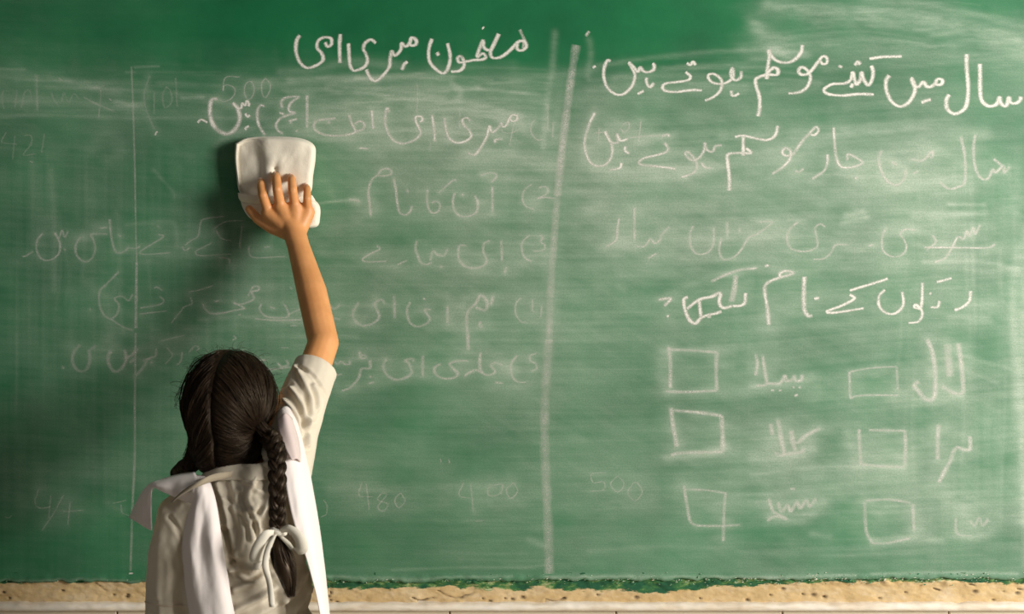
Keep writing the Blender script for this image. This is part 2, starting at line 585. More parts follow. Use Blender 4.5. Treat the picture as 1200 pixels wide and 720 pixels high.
# single wipe strokes, smudges and the painted highlight on the lower lip: (points, half width, strength)
SM = [
    ([(900, 6), (980, 12), (1060, 17), (1130, 30), (1200, 50)], 7, .30),
    ([(895, 12), (960, 22), (1040, 26), (1120, 38), (1200, 62)], 10, .22),
    ([(1010, 0), (1090, 8), (1200, 34)], 5, .2), ([(870, 60), (960, 55), (1060, 62), (1200, 82)], 12, .15),
    ([(885, 34), (898, 52), (916, 66)], 9, .28), ([(878, 26), (900, 40), (920, 48)], 8, .2),
    ([(900, 60), (925, 67), (945, 66)], 5, .30),
    ([(700, 78), (790, 66), (880, 60), (940, 62)], 3, .22), ([(720, 92), (820, 80), (900, 70)], 5, .16),
    ([(690, 95), (800, 90), (900, 93), (960, 98)], 3, .14), ([(690, 108), (760, 100), (870, 104)], 7, .16),
    ([(330, 85), (370, 84), (410, 74), (470, 78)], 5, .22), ([(340, 95), (390, 92), (440, 92), (530, 93)], 4, .26),
    ([(300, 100), (380, 97), (440, 98)], 7, .25), ([(420, 108), (480, 103), (560, 104)], 4, .22),
    ([(455, 118), (510, 119), (560, 124), (610, 138)], 4, .34), ([(480, 126), (540, 130), (590, 142), (615, 150)], 5, .26),
    ([(380, 125), (410, 122), (452, 118)], 6, .2), ([(400, 110), (390, 100), (540, 82)], 3, .12),
    ([(340, 140), (400, 132), (440, 134)], 9, .25), ([(365, 150), (430, 150), (445, 130)], 10, .18),
    ([(530, 98), (540, 110), (536, 118)], 4, .3), ([(300, 165), (340, 158), (420, 168), (470, 172)], 6, .16),
    ([(255, 170), (275, 158), (300, 150)], 4, .2), ([(215, 116), (240, 115)], 2, .35), ([(138, 122), (158, 124), (168, 124)], 4, .3),
    ([(540, 190), (600, 186), (650, 196)], 9, .22), ([(545, 175), (600, 180)], 6, .18),
    ([(0, 138), (60, 136), (150, 139), (240, 139), (330, 140)], 2.2, .17),
    ([(0, 90), (60, 94), (110, 102), (140, 110)], 5, .14), ([(0, 118), (50, 118), (110, 122), (158, 126)], 6, .12),
    ([(0, 82), (32, 83)], 1.5, .2), ([(45, 90), (46, 130)], 2, .14), ([(60, 92), (100, 100), (124, 102)], 4, .14),
    ([(160, 80), (188, 79)], 1.3, .28), ([(150, 86), (160, 86)], 1.2, .2),
    ([(40, 190), (46, 240), (50, 300)], 9, .10), ([(62, 200), (66, 260), (66, 340)], 4, .14), ([(100, 180), (108, 260)], 8, .07),
    ([(175, 90), (172, 130), (185, 155)], 5, .13), ([(182, 200), (204, 225), (206, 232)], 2, .14),
    ([(650, 40), (647, 80), (640, 130), (636, 175)], 4, .26), ([(690, 48), (692, 66), (688, 90)], 4, .20), ([(655, 100), (652, 140)], 8, .15),
    ([(697, 130), (686, 160), (684, 190)], 6, .14), ([(560, 100), (640, 90), (700, 84)], 4, .12),
    ([(700, 200), (760, 208), (820, 200)], 9, .28), ([(745, 165), (790, 158)], 4, .20), ([(690, 175), (730, 168), (760, 164)], 9, .16),
    ([(800, 205), (840, 196), (870, 186)], 7, .18), ([(845, 160), (880, 160), (905, 158)], 6, .20), ([(880, 182), (950, 178)], 8, .14),
    ([(850, 215), (880, 220), (930, 218)], 12, .10), ([(930, 155), (1000, 155), (1080, 150), (1150, 158)], 9, .20),
    ([(990, 195), (1040, 190), (1080, 180)], 14, .20), ([(1080, 170), (1120, 180), (1125, 215)], 16, .16), ([(1030, 212), (1060, 216), (1110, 210)], 9, .16),
    ([(690, 245), (760, 240), (830, 242)], 9, .14), ([(705, 262), (740, 275), (720, 290)], 13, .14), ([(820, 275), (900, 268), (960, 250)], 12, .10),
    ([(1070, 252), (1120, 251), (1152, 250)], 4, .34), ([(1110, 240), (1152, 241)], 2.4, .34), ([(985, 262), (1014, 256)], 3, .34), ([(990, 253), (1010, 249)], 4, .3),
    ([(1040, 268), (1110, 262), (1150, 270)], 12, .12), ([(1080, 308), (1140, 307), (1190, 315)], 3, .32), ([(1090, 300), (1150, 300)], 7, .12),
    ([(1040, 315), (1080, 308)], 7, .16), ([(900, 300), (980, 300), (1030, 310)], 14, .10), ([(1130, 315), (1160, 320)], 5, .2),
    ([(730, 322), (760, 318), (782, 320)], 7, .14), ([(724, 335), (730, 340)], 4, .12), ([(780, 345), (850, 318), (890, 312)], 4, .12),
    ([(790, 350), (805, 368), (812, 376)], 9, .10), ([(838, 345), (862, 336), (868, 350)], 9, .14), ([(890, 380), (930, 360), (950, 350)], 10, .10),
    ([(1120, 358), (1160, 356)], 7, .18), ([(1110, 372), (1156, 372)], 4, .26), ([(1100, 380), (1160, 378)], 4, .12), ([(1070, 340), (1086, 350), (1090, 362)], 6, .10),
    ([(1192, 290), (1186, 330), (1184, 380), (1190, 440), (1194, 520), (1196, 610)], 6, .34), ([(1200, 270), (1196, 400), (1199, 660)], 5, .30),
    ([(776, 412), (775, 440), (782, 455)], 9, .22), ([(785, 410), (838, 410)], 6, .13), ([(845, 412), (870, 414), (892, 440)], 14, .14), ([(880, 452), (930, 450), (950, 440)], 5, .16),
    ([(870, 460), (910, 456), (955, 462)], 9, .12), ([(785, 484), (790, 505), (795, 522)], 7, .18), ([(780, 536), (830, 530), (850, 522)], 5, .28),
    ([(905, 520), (930, 535), (945, 525)], 14, .22), ([(880, 540), (920, 536), (950, 528)], 8, .22), ([(915, 502), (930, 510), (958, 502)], 7, .16), ([(835, 525), (880, 530)], 10, .13),
    ([(1076, 430), (1100, 450), (1120, 470)], 14, .15), ([(1085, 396), (1090, 440)], 7, .2), ([(1106, 400), (1110, 440)], 6, .15), ([(1120, 415), (1180, 432)], 2.5, .24), ([(1125, 433), (1165, 448)], 3, .18),
    ([(1040, 465), (1080, 466), (1120, 460)], 9, .14), ([(1004, 520), (1030, 530), (1056, 540)], 17, .16), ([(990, 505), (1000, 545)], 6, .14),
    ([(880, 556), (940, 548), (1000, 546), (1056, 548)], 2.4, .20), ([(860, 560), (950, 560), (1040, 556)], 12, .14),
    ([(1085, 512), (1110, 505), (1125, 510)], 10, .13), ([(800, 572), (830, 590), (850, 612)], 10, .16), ([(850, 582), (880, 590), (900, 600)], 14, .12),
    ([(900, 580), (930, 590), (960, 588)], 12, .20), ([(900, 606), (930, 610), (950, 604)], 6, .24), ([(950, 625), (970, 628)], 4, .26),
    ([(1012, 585), (1030, 600), (1042, 590)], 10, .20), ([(1020, 634), (1060, 630), (1100, 632)], 5, .30), ([(1068, 592), (1075, 610), (1070, 622)], 9, .14),
    ([(1110, 588), (1125, 600), (1135, 612)], 14, .30), ([(1110, 625), (1140, 627), (1160, 622)], 6, .24), ([(1140, 585), (1170, 600), (1190, 610)], 14, .18),
    ([(388, 574), (440, 572), (500, 572), (600, 566)], 6, .14), ([(400, 590), (450, 596), (520, 590)], 14, .10), ([(560, 585), (620, 588), (700, 592), (760, 588)], 14, .12),
    ([(620, 632), (640, 640)], 4, .22), ([(460, 667), (540, 664), (610, 664), (640, 661)], 1.4, .16), ([(690, 645), (800, 640), (960, 650), (1190, 640)], 3, .10),
    ([(380, 674), (480, 676), (600, 674)], 1.5, .25), ([(640, 676), (740, 675), (900, 676), (1000, 673)], 2, .34), ([(1020, 672), (1100, 670), (1190, 671)], 2, .3),  # pale lines on the lower lip: edge highlight painted into the dust
    ([(0, 678), (60, 678), (100, 677), (150, 678), (200, 679)], 1.6, .3),  # left end of the painted lip highlight
    ([(375, 268), (410, 262), (440, 264)], 14, .10), ([(366, 240), (400, 236), (420, 235)], 1.5, .34), ([(370, 215), (385, 216), (390, 230)], 5, .10),
    ([(375, 300), (420, 300), (460, 310)], 10, .12), ([(520, 300), (580, 312), (640, 300)], 12, .12), ([(640, 300), (648, 350), (640, 400)], 8, .14),
    ([(235, 375), (300, 372), (345, 378)], 3, .16), ([(220, 385), (290, 382), (350, 390)], 5, .12), ([(360, 280), (380, 290)], 8, .12),
    ([(170, 375), (200, 400), (230, 400)], 10, .12), ([(100, 330), (125, 345), (130, 380), (160, 388)], 7, .12), ([(84, 405), (110, 418), (130, 402)], 12, .14), ([(130, 400), (150, 415), (170, 405)], 10, .12),
    ([(60, 262), (90, 278), (120, 270)], 12, .10), ([(105, 278), (125, 268)], 8, .16), ([(150, 265), (175, 262), (205, 262), (210, 290)], 3, .14), ([(200, 300), (230, 296), (260, 300)], 8, .08),
    ([(140, 110), (155, 125), (165, 150)], 10, .06), ([(110, 176), (125, 160), (145, 175), (130, 190)], 8, .10), ([(20, 400), (50, 410), (60, 450)], 14, .07),
    ([(50, 574), (80, 590), (60, 612)], 12, .12), ([(10, 575), (30, 590)], 12, .10), ([(130, 590), (145, 598)], 6, .12), ([(0, 545), (60, 552), (150, 548)], 12, .07),
    ([(360, 450), (392, 448)], 6, .16), ([(455, 425), (490, 432), (530, 430)], 12, .12), ([(400, 455), (440, 448)], 8, .14), ([(585, 420), (600, 436)], 9, .14),
    ([(410, 380), (430, 372), (440, 350)], 6, .14), ([(540, 360), (550, 350), (570, 355)], 7, .14), ([(480, 370), (500, 362)], 9, .12), ([(525, 348), (527, 380)], 6, .12),
    ([(425, 225), (440, 240), (420, 255)], 8, .14), ([(415, 235), (420, 238)], 6, .2), ([(520, 215), (545, 230), (560, 245)], 12, .10), ([(565, 205), (575, 210)], 5, .2),
    ([(440, 150), (480, 150), (520, 160)], 12, .14), ([(560, 130), (600, 140), (620, 150)], 10, .14), ([(540, 155), (560, 160)], 10, .14),
]
# bundles of thin sweep lines left by the duster: (x0, x1, y0, y1, count, strength, bow)
for bx0, bx1, by0, by1, cnt_, st_k, bow in ((300, 640, 82, 160, 34, .20, -10), (690, 980, 62, 112, 16, .12, -8), (900, 1200, 2, 90, 26, .13, -14), (0, 260, 76, 140, 18, .11, -3),
                                          (690, 1190, 190, 320, 26, .14, 4), (780, 1190, 560, 660, 22, .12, 3), (400, 640, 570, 670, 14, .10, 2), (560, 700, 160, 300, 10, .12, 3), (220, 420, 360, 410, 10, .10, -3)):
    for k in range(cnt_):
        xa = random.uniform(bx0, bx1 - 60); xb = min(bx1, xa + random.uniform(50, 220)); ya = random.uniform(by0, by1)
        tilt_ = random.uniform(-.03, .05) * (xb - xa)
        SM.append(([(xa, ya), ((xa + xb) / 2, ya + tilt_ / 2 + bow * (xb - xa) / 300), (xb, ya + tilt_)], random.uniform(1.1, 2.6), st_k * random.uniform(.25, .8)))
for k in range(40):        # faint vertical wipes on the left and far right
    xa = random.choice((random.uniform(0, 330), random.uniform(1040, 1195))); ya = random.uniform(150, 480); L1 = random.uniform(40, 160)
    SM.append(([(xa, ya), (xa + random.uniform(-3, 5), ya + L1 / 2), (xa + random.uniform(-5, 8), ya + L1)], random.uniform(1.2, 3.5), random.uniform(.04, .10)))
for pts, w, a_ in SM:
    q = np.array(pts, float)
    x0, x1 = q[:, 0].min() - 3 * w, q[:, 0].max() + 3 * w; y0, y1 = q[:, 1].min() - 3 * w, q[:, 1].max() + 3 * w
    ci = np.where((gx > x0) & (gx < x1))[0]; ri = np.where((gy > y0) & (gy < y1))[0]
    if not len(ci) or not len(ri): continue
    sl = np.ix_(ri, ci)
    c = crom(pts, step=6.0)
    d = seg_dist(X[sl], Y[sl], [tuple(p) for p in c])
    tex = 0.45 + 1.1 * fbm(X[sl] / 14, Y[sl] / 3.0, 111, 3)
    D[sl] += a_ * 1.15 * (.7 if pts[0][0] > 1180 else 1) * np.exp(-(d / w) ** 2) * tex
# the eraser left flat cleaner patches
for cx, cy, rx, ry, a_ in ((290, 210, 80, 40, .45), (470, 560, 60, 18, .25), (440, 500, 60, 40, .35), (730, 470, 60, 60, .2), (560, 520, 60, 50, .25),
                           (1150, 410, 26, 26, .5), (1150, 270, 20, 50, .35), (880, 620, 60, 14, .3), (200, 330, 60, 40, .2), (480, 275, 60, 16, .25),
                           (860, 320, 60, 18, .35), (820, 370, 70, 30, .2), (985, 330, 60, 14, .3), (945, 122, 30, 10, .4), (960, 148, 18, 14, .35), (800, 480, 120, 12, .2), (500, 620, 100, 20, .25)):
    D *= 1 - a_ * np.exp(-((X - cx) / rx) ** 2 - ((Y - cy) / ry) ** 2)
D = np.clip(D, 0.0, 1.3)
Dy = -0.012 + 0.0006 * (fbm(X / 60, Y / 60, 121, 3) - .5) * 0
# rounded, chipped lower lip
chip = (fbm(X / 12, Y * 0, 131, 3) - .5)
Zp = Y + np.clip((Y - 670) / 9, 0, 1) * (chip * 6 + np.interp(X, [0, 200, 600, 1200], [1.5, 2.5, 0.5, -2.5]))
Dy = Dy - 0.002 * np.clip((Y - 671) / 4, 0, 1) * (0.5 + vnoise(X / 8, Y * 0, 5)) + 0.002 * np.clip((Y - 676) / 3, 0, 1)
Vb = np.stack([(X - 600) * S, Dy, CAMZ - (Zp - 360) * S], -1).reshape(-1, 3)
nr, nc = X.shape
# bottom return so that the board has real thickness
lastrow = Vb[(nr - 1) * nc:].copy(); lastrow[:, 1] = 0.010
Vb = np.vstack([Vb, lastrow])
D2 = np.concatenate([D.ravel(), D[-1]])
idx = np.arange((nr + 1) * nc).reshape(nr + 1, nc)
Fb = np.stack([idx[:-1, :-1], idx[1:, :-1], idx[1:, 1:], idx[:-1, 1:]], -1).reshape(-1, 4)
Vb = Vb - np.array((0, 0, ZB))
me = bpy.data.meshes.new('board_surface')
me.vertices.add(len(Vb)); me.vertices.foreach_set('co', Vb.ravel().astype(np.float32))
me.loops.add(Fb.size); me.loops.foreach_set('vertex_index', Fb.ravel().astype(np.int32))
me.polygons.add(len(Fb)); me.polygons.foreach_set('loop_start', np.arange(0, Fb.size, 4, dtype=np.int32))
try: me.polygons.foreach_set('loop_total', np.full(len(Fb), 4, dtype=np.int32))
except Exception: pass
me.update(calc_edges=True)
surf = new_obj('board_surface', me, m_board, board)
at = me.attributes.new('dust', 'FLOAT', 'POINT'); at.data.foreach_set('value', D2.astype(np.float32))

# ------------------------------------------------------------------ chalk writing
CROPS = {
 'T': (330, 20, 3.75), 'A': (690, 40, 4.615), 'B': (930, 40, 4.444), 'C': (220, 90, 5.4545), 'D': (420, 100, 5.0),
 'E': (410, 180, 4.8), 'F': (20, 240, 3.529), 'G': (70, 310, 4.0), 'H': (370, 320, 4.138), 'I': (680, 130, 4.615),
 'J': (930, 130, 4.444), 'K': (700, 230, 4.235), 'L': (930, 230, 4.237), 'M': (760, 390, 4.8), 'N': (960, 390, 4.8),
 'O': (760, 540, 2.727), 'Q': (380, 530, 3.0), 'R': (0, 530, 3.79), 'U': (0, 60, 4.0), 'Z': (0, 0, 1.0)}
# (part name, crop, line width in px, coverage, strokes)
W = [
 ('chalk_word', 'T', 3.4, 1.0, [[(85,85),(70,110),(68,160),(85,205),(115,228),(155,218),(185,195),(180,165),(160,140),(165,110),(190,95),(220,100),(222,125),(205,135),(195,115)], [(262,80),(258,130),(260,208)]]),
 ('chalk_word', 'T', 3.4, 1.0, [[(297,120),(300,180),(305,220),(320,240),(345,235),(370,220),(380,195),(372,165),(362,145),(370,120),(395,105),(418,120)],
   [(375,235),(385,260),(400,280),(418,285),(445,265),(475,225),(480,185),(487,155),(500,175),(525,150),(530,120),(545,135),(565,120),(572,97),(592,105),(592,125),(572,130),(562,112)], [(530,238),(540,215),(555,200)]]),
 ('chalk_word', 'T', 3.4, 1.0, [[(662,100),(648,150),(652,200),(680,235),(712,252),(732,230),(742,180),(730,120)], [(683,160),(692,175)],
   [(745,245),(780,242),(800,225),(802,200),(788,178),(774,186),(782,204),(805,202),(840,195),(880,192),(898,182),(885,165),(860,180),(868,150),(885,108),(888,135),(905,150),(925,142),(955,80),(930,130),(918,165),(930,185),(965,180),(1000,155),(1040,115),(1065,112),(1075,135),(1055,152),(1035,145),(1037,122)], [(883,50),(889,56)]]),
 ('chalk_word', 'A', 3.2, 1.0, [[(18,188),(35,178)], [(115,155),(100,148),(82,185),(78,235),(95,290),(130,325),(175,333),(215,305),(240,265),(245,220),(228,185),(215,160),(240,185),(262,210),(275,185),(290,205),(315,212),(345,200),(350,175),(340,165)],
   [(310,240),(308,265),(325,292),(350,270)], [(260,330),(295,312)]]),
 ('chalk_word', 'A', 3.2, 1.0, [[(525,163),(545,172),(560,155),(572,175)], [(518,210),(545,235),(530,255),(470,265),(415,272),(395,290),(410,312),(470,318),(550,308),(608,310)]]),
 ('chalk_word', 'A', 3.2, .95, [[(622,365),(670,345),(705,310),(715,270),(700,240),(670,222),(645,225),(642,245),(665,268),(705,275),(745,265),(775,235),(770,190),(762,225),(785,255),(815,240),(818,205)], [(765,310),(768,335),(785,338),(808,325)]]),
 ('chalk_word', 'A', 3.6, 1.0, [[(908,450),(918,400),(915,340),(900,290),(895,255),(915,238),(960,225),(1010,225),(1015,200),(995,188),(965,210),(955,245)], [(965,90),(970,130),(960,190),(955,250)],
   [(965,90),(985,130),(1020,155),(1065,160),(1105,145),(1140,105),(1148,65)]]),
 ('chalk_word', 'B', 3.3, 1.0, [[(-35,314),(0,312),(40,300),(70,270),(80,225),(60,190),(35,178),(18,195),(30,215),(60,215),(90,190),(120,150),(145,122),(165,130),(165,155),(145,162),(130,145)]]),
 ('chalk_word', 'B', 3.6, 1.0, [[(233,182),(238,168)], [(310,170),(325,150),(340,165)], [(410,320),(330,318),(240,325),(175,318),(150,300),(165,280),(200,265),(260,262),(290,240),(300,205),(310,245),(320,268),(340,240),(345,205),(355,240),(380,272),(400,240),(405,200),(395,170)], [(290,285),(300,262)], [(385,135),(450,125),(555,122)]]),
 ('chalk_word', 'B', 3.8, 1.0, [[(490,220),(472,250),(475,300),(500,355),(545,382),(590,360),(620,310),(620,270),(605,235),(615,270),(640,280),(665,255),(680,275),(700,280),(725,265),(740,240),(765,245),(760,265),(740,270),(728,258)], [(655,362),(680,352),(705,345)]]),
 ('chalk_word', 'B', 4.0, 1.0, [[(800,320),(785,350),(790,395),(825,420),(865,405),(890,370),(898,280),(890,180),(890,110)], [(958,160),(960,220),(960,290),(968,350),(1005,380),(1045,370),(1060,335),(1070,368),(1095,378),(1110,335),(1118,362),(1145,365),(1165,350),(1172,330)]]),
 # half erased first line on the left
 ('chalk_number', 'C', 1.5, .42, [[(340,8),(250,12),(235,95),(240,65),(270,60),(305,80),(308,115),(280,150),(240,165),(215,155)], [(400,35),(375,60),(370,110),(390,150),(415,140),(432,95),(420,45),(400,35)], [(505,15),(480,50),(482,110),(500,140),(525,110),(535,60),(505,15)]]),
 ('chalk_word', 'C', 2.6, .85, [[(72,300),(95,280),(135,298)], [(295,172),(325,205),(350,205),(355,175),(375,190),(385,160),(400,180),(395,195)], [(375,240),(390,262),(405,250)], [(400,320),(375,335),(385,345)]]),
 ('chalk_word', 'C', 4.6, .72, [[(200,150),(165,150),(152,190),(152,250),(170,310),(205,350),(250,370),(295,355),(330,310),(340,260),(325,205),(295,172)]]),
 ('chalk_word', 'C', 3.0, .66, [[(500,195),(470,190),(452,230),(455,290),(475,340),(500,378)], [(610,205),(605,165),(640,138),(715,135),(680,160),(655,190),(655,225),(690,238),(620,260),(585,285),(570,320),(585,350),(615,370)], [(590,235),(622,245)], [(650,290),(705,275)], [(662,292),(668,303)], [(698,348),(706,356)]]),
 ('chalk_word', 'C', 3.0, .62, [[(768,125),(768,330)], [(825,285),(810,320),(830,355),(890,378),(960,382),(1030,375),(1075,355),(1050,300),(1035,250)], [(1075,355),(1125,340),(1130,305),(1100,290),(1070,310)], [(830,285),(950,270)], [(900,290),(915,305)], [(1180,220),(1185,300),(1190,340)], [(1100,460),(1160,465)]]),
 ('chalk_word', 'D', 3.0, .70, [[(185,165),(170,140),(160,190),(162,240),(185,300),(225,338),(275,345),(330,325),(365,290),(355,250),(340,220),(340,190),(370,190),(378,210),(360,220)], [(432,178),(445,260),(450,335)]]),
 ('chalk_word', 'D', 3.0, .70, [[(505,195),(512,250),(530,310),(570,340),(620,335),(660,308),(650,270),(620,240),(610,210),(635,195),(658,215)], [(640,400),(680,412),(710,380),(750,310),(768,245),(775,265),(790,280),(830,240),(835,225),(845,248),(865,240),(885,200),(900,180),(930,185),(925,210),(900,215),(885,200)], [(845,318),(800,325),(805,342)]]),
 ('chalk_number', 'D', 2.0, .40, [[(1035,205),(1010,240),(1015,290),(1050,325),(1080,320)], [(1108,120),(1108,270)], [(1140,220),(1135,310)]]),
 ('chalk_number', 'D', 1.6, .30, [[(910,225),(885,360)], [(835,262),(850,280),(890,285),(940,265)], [(425,330),(422,385)], [(348,0),(345,170)], [(595,140),(592,250)], [(552,235),(530,300)], [(390,290),(430,285)]]),
 # numbered lines
 ('chalk_word', 'E', 2.6, .58, [[(122,355),(115,290),(108,220),(120,165),(150,130),(190,130),(230,122),(235,100),(205,88),(175,100),(162,122)], [(248,145),(260,200),(268,270),(280,330),(310,348),(340,330),(352,295)], [(320,205),(332,222)]]),
 ('chalk_word', 'E', 2.4, .55, [[(440,205),(435,260),(445,315),(470,338),(500,325),(508,290),(490,272),(460,280)], [(500,225),(545,185),(585,152),(600,160)]]),
 ('chalk_word', 'E', 2.6, .60, [[(590,225),(580,270),(590,325),(625,355),(680,352),(715,325),(718,270),(700,240)], [(628,232),(640,238)], [(802,190),(802,335)], [(735,128),(780,112),(820,118),(820,140),(795,165)]]),
 ('chalk_number', 'E', 2.2, .52, [[(1020,178),(980,210),(970,260),(990,300),(1035,315)], [(1060,195),(1100,190),(1112,215),(1090,240),(1055,255),(1100,250),(1150,255)]]),
 ('chalk_number', 'E', 2.2, .50, [[(1010,462),(970,500),(968,550),(985,590),(1020,608)], [(1065,460),(1085,475),(1070,500),(1095,515),(1085,545),(1030,552)]]),
 ('chalk_word', 'E', 2.8, .52, [[(852,490),(855,605)], [(655,520),(620,520),(610,560),(620,610),(660,640),(720,645),(765,620),(765,585),(750,550),(755,510),(790,490)], [(880,640),(870,675)]]),
 ('chalk_word', 'E', 2.6, .46, [[(550,540),(530,575),(490,570),(475,550),(460,570),(455,605)], [(380,495),(370,530),(385,580),(400,615),(430,625),(465,615)], [(510,635),(522,642)]]),
 ('chalk_word', 'E', 2.4, .48, [[(270,628),(325,602)], [(155,520),(170,540),(120,565),(75,595),(100,610),(210,608)], [(0,260),(60,272)]]),
 ('chalk_word', 'F', 2.2, .50, [[(30,215),(45,213),(75,195)], [(115,120),(92,150),(90,190),(110,225),(145,230),(180,205),(185,160),(165,118),(180,140),(195,108),(205,135),(220,110)]]),
 ('chalk_word', 'F', 2.4, .44, [[(270,135),(250,170),(255,210),(285,237),(315,225),(330,190),(325,150),(315,125),(380,122)], [(200,185),(210,190)], [(350,100),(380,95)], [(390,62),(395,120),(405,170),(420,200),(450,195),(465,180)]]),
 ('chalk_word', 'F', 2.0, .42, [[(588,88),(596,94)], [(590,125),(610,135),(530,185),(515,200),(540,207),(640,200)], [(465,180),(500,182),(515,172)], [(425,128),(438,132)]]),
 ('chalk_word', 'F', 2.0, .44, [[(690,175),(700,190),(720,180)], [(860,50),(785,60),(765,75),(755,130),(725,150),(700,170)], [(810,160),(770,180),(745,195),(765,212),(890,205)], [(820,100),(870,72),(940,68)], [(840,220),(880,225),(885,245)]]),
 ('chalk_word', 'F', 2.0, .46, [[(935,90),(925,185)], [(965,170),(965,200),(990,220),(1110,215)], [(1025,178),(1052,175)], [(830,110),(850,140),(890,150)]]),
 ('chalk_word', 'G', 2.4, .40, [[(220,95),(195,130),(195,190),(215,235),(245,255),(275,235),(285,190),(265,160),(300,150),(330,170),(350,140)], [(148,208),(154,212)], [(245,255),(300,290),(350,310)], [(285,35),(240,80),(215,110)]]),
 ('chalk_word', 'G', 2.0, .46, [[(450,112),(465,108),(490,124)], [(475,150),(495,172),(470,190),(385,205)], [(385,232),(440,226),(510,218)]]),
 ('chalk_word', 'G', 2.0, .42, [[(612,130),(670,118),(725,100)], [(620,155),(625,185),(590,200),(570,225),(530,275)]]),
 ('chalk_word', 'G', 2.6, .60, [[(680,185),(685,205),(715,230),(770,228),(830,215),(870,205),(820,180),(845,188),(880,180),(915,160),(905,130),(935,122),(937,105),(910,108),(888,150)], [(730,175),(752,170)], [(842,236),(854,236)]]),
 ('chalk_word', 'G', 2.4, .62, [[(950,185),(942,210),(965,240),(1010,250),(1075,245),(1070,210),(1055,185)], [(1075,235),(1130,210)], [(990,200),(1015,207)], [(920,256),(1020,262),(1135,260)]]),
 ('chalk_smudge', 'G', 2.0, .50, [[(1085,288),(1115,286)], [(1040,390),(1078,390)], [(820,335),(832,345),(815,355)], [(1082,105),(1095,118)], [(860,400),(875,408)]]),
 ('chalk_word', 'G', 3.4, .36, [[(105,375),(75,410),(70,460),(95,495),(130,495),(150,450),(145,400)], [(150,400),(180,380)], [(18,480),(32,486)]]),
 ('chalk_word', 'G', 3.6, .44, [[(250,405),(235,430),(240,470),(265,500),(300,485),(320,440),(310,400)], [(310,440),(345,425),(375,395)], [(335,460),(360,440)]]),
 ('chalk_word', 'G', 3.2, .48, [[(365,520),(400,480),(425,440),(455,430),(460,392)], [(395,450),(435,440)], [(430,455),(445,462)]]),
 ('chalk_word', 'G', 2.2, .42, [[(510,390),(535,425),(500,468)], [(580,410),(575,450),(555,472)], [(612,412),(640,382),(660,392),(645,405)], [(480,360),(540,345),(590,332)]]),
 ('chalk_word', 'G', 2.6, .60, [[(955,495),(1010,490),(1085,480)], [(1025,460),(1045,478),(1075,468),(1065,448)], [(930,450),(970,448)]]),
 ('chalk_number', 'H', 2.0, .42, [[(995,120),(970,150),(970,200),(995,235),(1020,242)], [(1050,130),(1050,185)], [(1095,160),(1090,215)], [(1050,185),(1060,190)]]),
 ('chalk_word', 'H', 3.6, .50, [[(740,372),(738,310),(732,240),(740,185),(775,150),(800,110),(830,140),(822,180),(775,168)], [(860,110),(850,155)], [(800,235),(795,255),(810,262)]]),
 ('chalk_word', 'H', 2.8, .42, [[(640,160),(640,245)], [(460,140),(445,180),(455,235),(490,260),(530,250),(555,225),(530,180),(560,178)], [(520,124),(534,128)]]),
 ('chalk_word', 'H', 3.0, .44, [[(382,110),(385,220)], [(210,145),(185,190),(190,225),(225,255),(280,245),(310,215),(300,180),(290,150),(320,130),(338,150)], [(75,165),(95,175),(120,155)], [(90,220),(120,225)]]),
 ('chalk_number', 'H', 2.4, .50, [[(975,400),(948,440),(950,490),(975,525),(1020,530)], [(1070,390),(1040,400),(1040,425),(1065,440),(1070,465),(1042,475)]]),
 ('chalk_word', 'H', 3.0, .50, [[(800,385),(795,430),(800,470),(830,495),(870,480),(850,450),(870,435),(905,445)], [(720,500),(750,480),(780,470),(810,485)], [(868,530),(908,533)], [(610,440),(580,455),(580,485),(610,508),(660,510),(690,490),(670,465),(650,440),(690,427),(740,425)]]),
 ('chalk_word', 'H', 3.2, .46, [[(520,400),(520,500)], [(345,415),(330,450),(345,490),(385,515),(430,510),(465,485),(455,440),(435,425),(470,415),(475,430)]]),
 ('chalk_word', 'H', 3.0, .50, [[(130,570),(170,555),(210,510),(225,465),(265,460),(265,422)], [(215,380),(220,410),(245,412),(240,398),(222,400)], [(258,535),(285,530)], [(262,505),(275,500)]]),
 ('chalk_word', 'H', 2.6, .46, [[(95,430),(110,442),(125,428),(145,442),(170,440),(165,425)], [(80,497),(130,490)]]),
 # second line on the right
 ('chalk_word', 'I', 3.0, .66, [[(75,15),(45,80),(22,160),(25,220),(50,280),(90,302),(140,290),(168,240),(165,185),(130,115),(160,170),(200,175),(195,130),(215,165),(255,155)], [(240,195),(240,220),(262,235)], [(220,285),(210,312),(150,325)]]),
 ('chalk_word', 'I', 3.2, .68, [[(435,140),(470,132),(475,145)], [(450,175),(470,210),(440,235),(340,260),(315,285),(340,298),(420,305),(510,318)]]),
 ('chalk_number', 'I', 1.6, .34, [[(70,125),(140,118)], [(225,80),(255,65),(260,95),(235,120),(215,100)], [(325,60),(310,170)], [(100,95),(95,170)], [(260,150),(340,142),(430,138)]]),
 ('chalk_word', 'I', 3.0, .56, [[(540,362),(570,355),(610,335),(625,300),(610,260),(575,225),(565,240),(600,272),(640,255),(665,215),(668,178),(680,215),(710,225),(725,195),(760,190)], [(650,285),(670,310),(702,312)]]),
 ('chalk_word', 'I', 3.4, .74, [[(800,435),(800,360),(792,290),(794,240),(850,232),(915,232),(890,205)], [(875,145),(875,248)], [(830,145),(875,138),(930,150),(1000,162),(1045,140),(1062,85)]]),
 ('chalk_word', 'I', 3.2, .68, [[(1030,345),(1090,305),(1125,265),(1130,225),(1105,205),(1085,225),(1100,245),(1140,240),(1170,200),(1200,160),(1245,112),(1268,92),(1280,112),(1258,135),(1235,130)]]),
 ('chalk_word', 'J', 3.0, .62, [[(0,315),(20,322),(45,305)], [(168,230),(168,270),(150,315),(90,358)], [(200,90),(205,170),(215,250),(240,295),(300,295),(350,275),(320,250),(275,230),(270,262)], [(313,360),(321,345)]]),
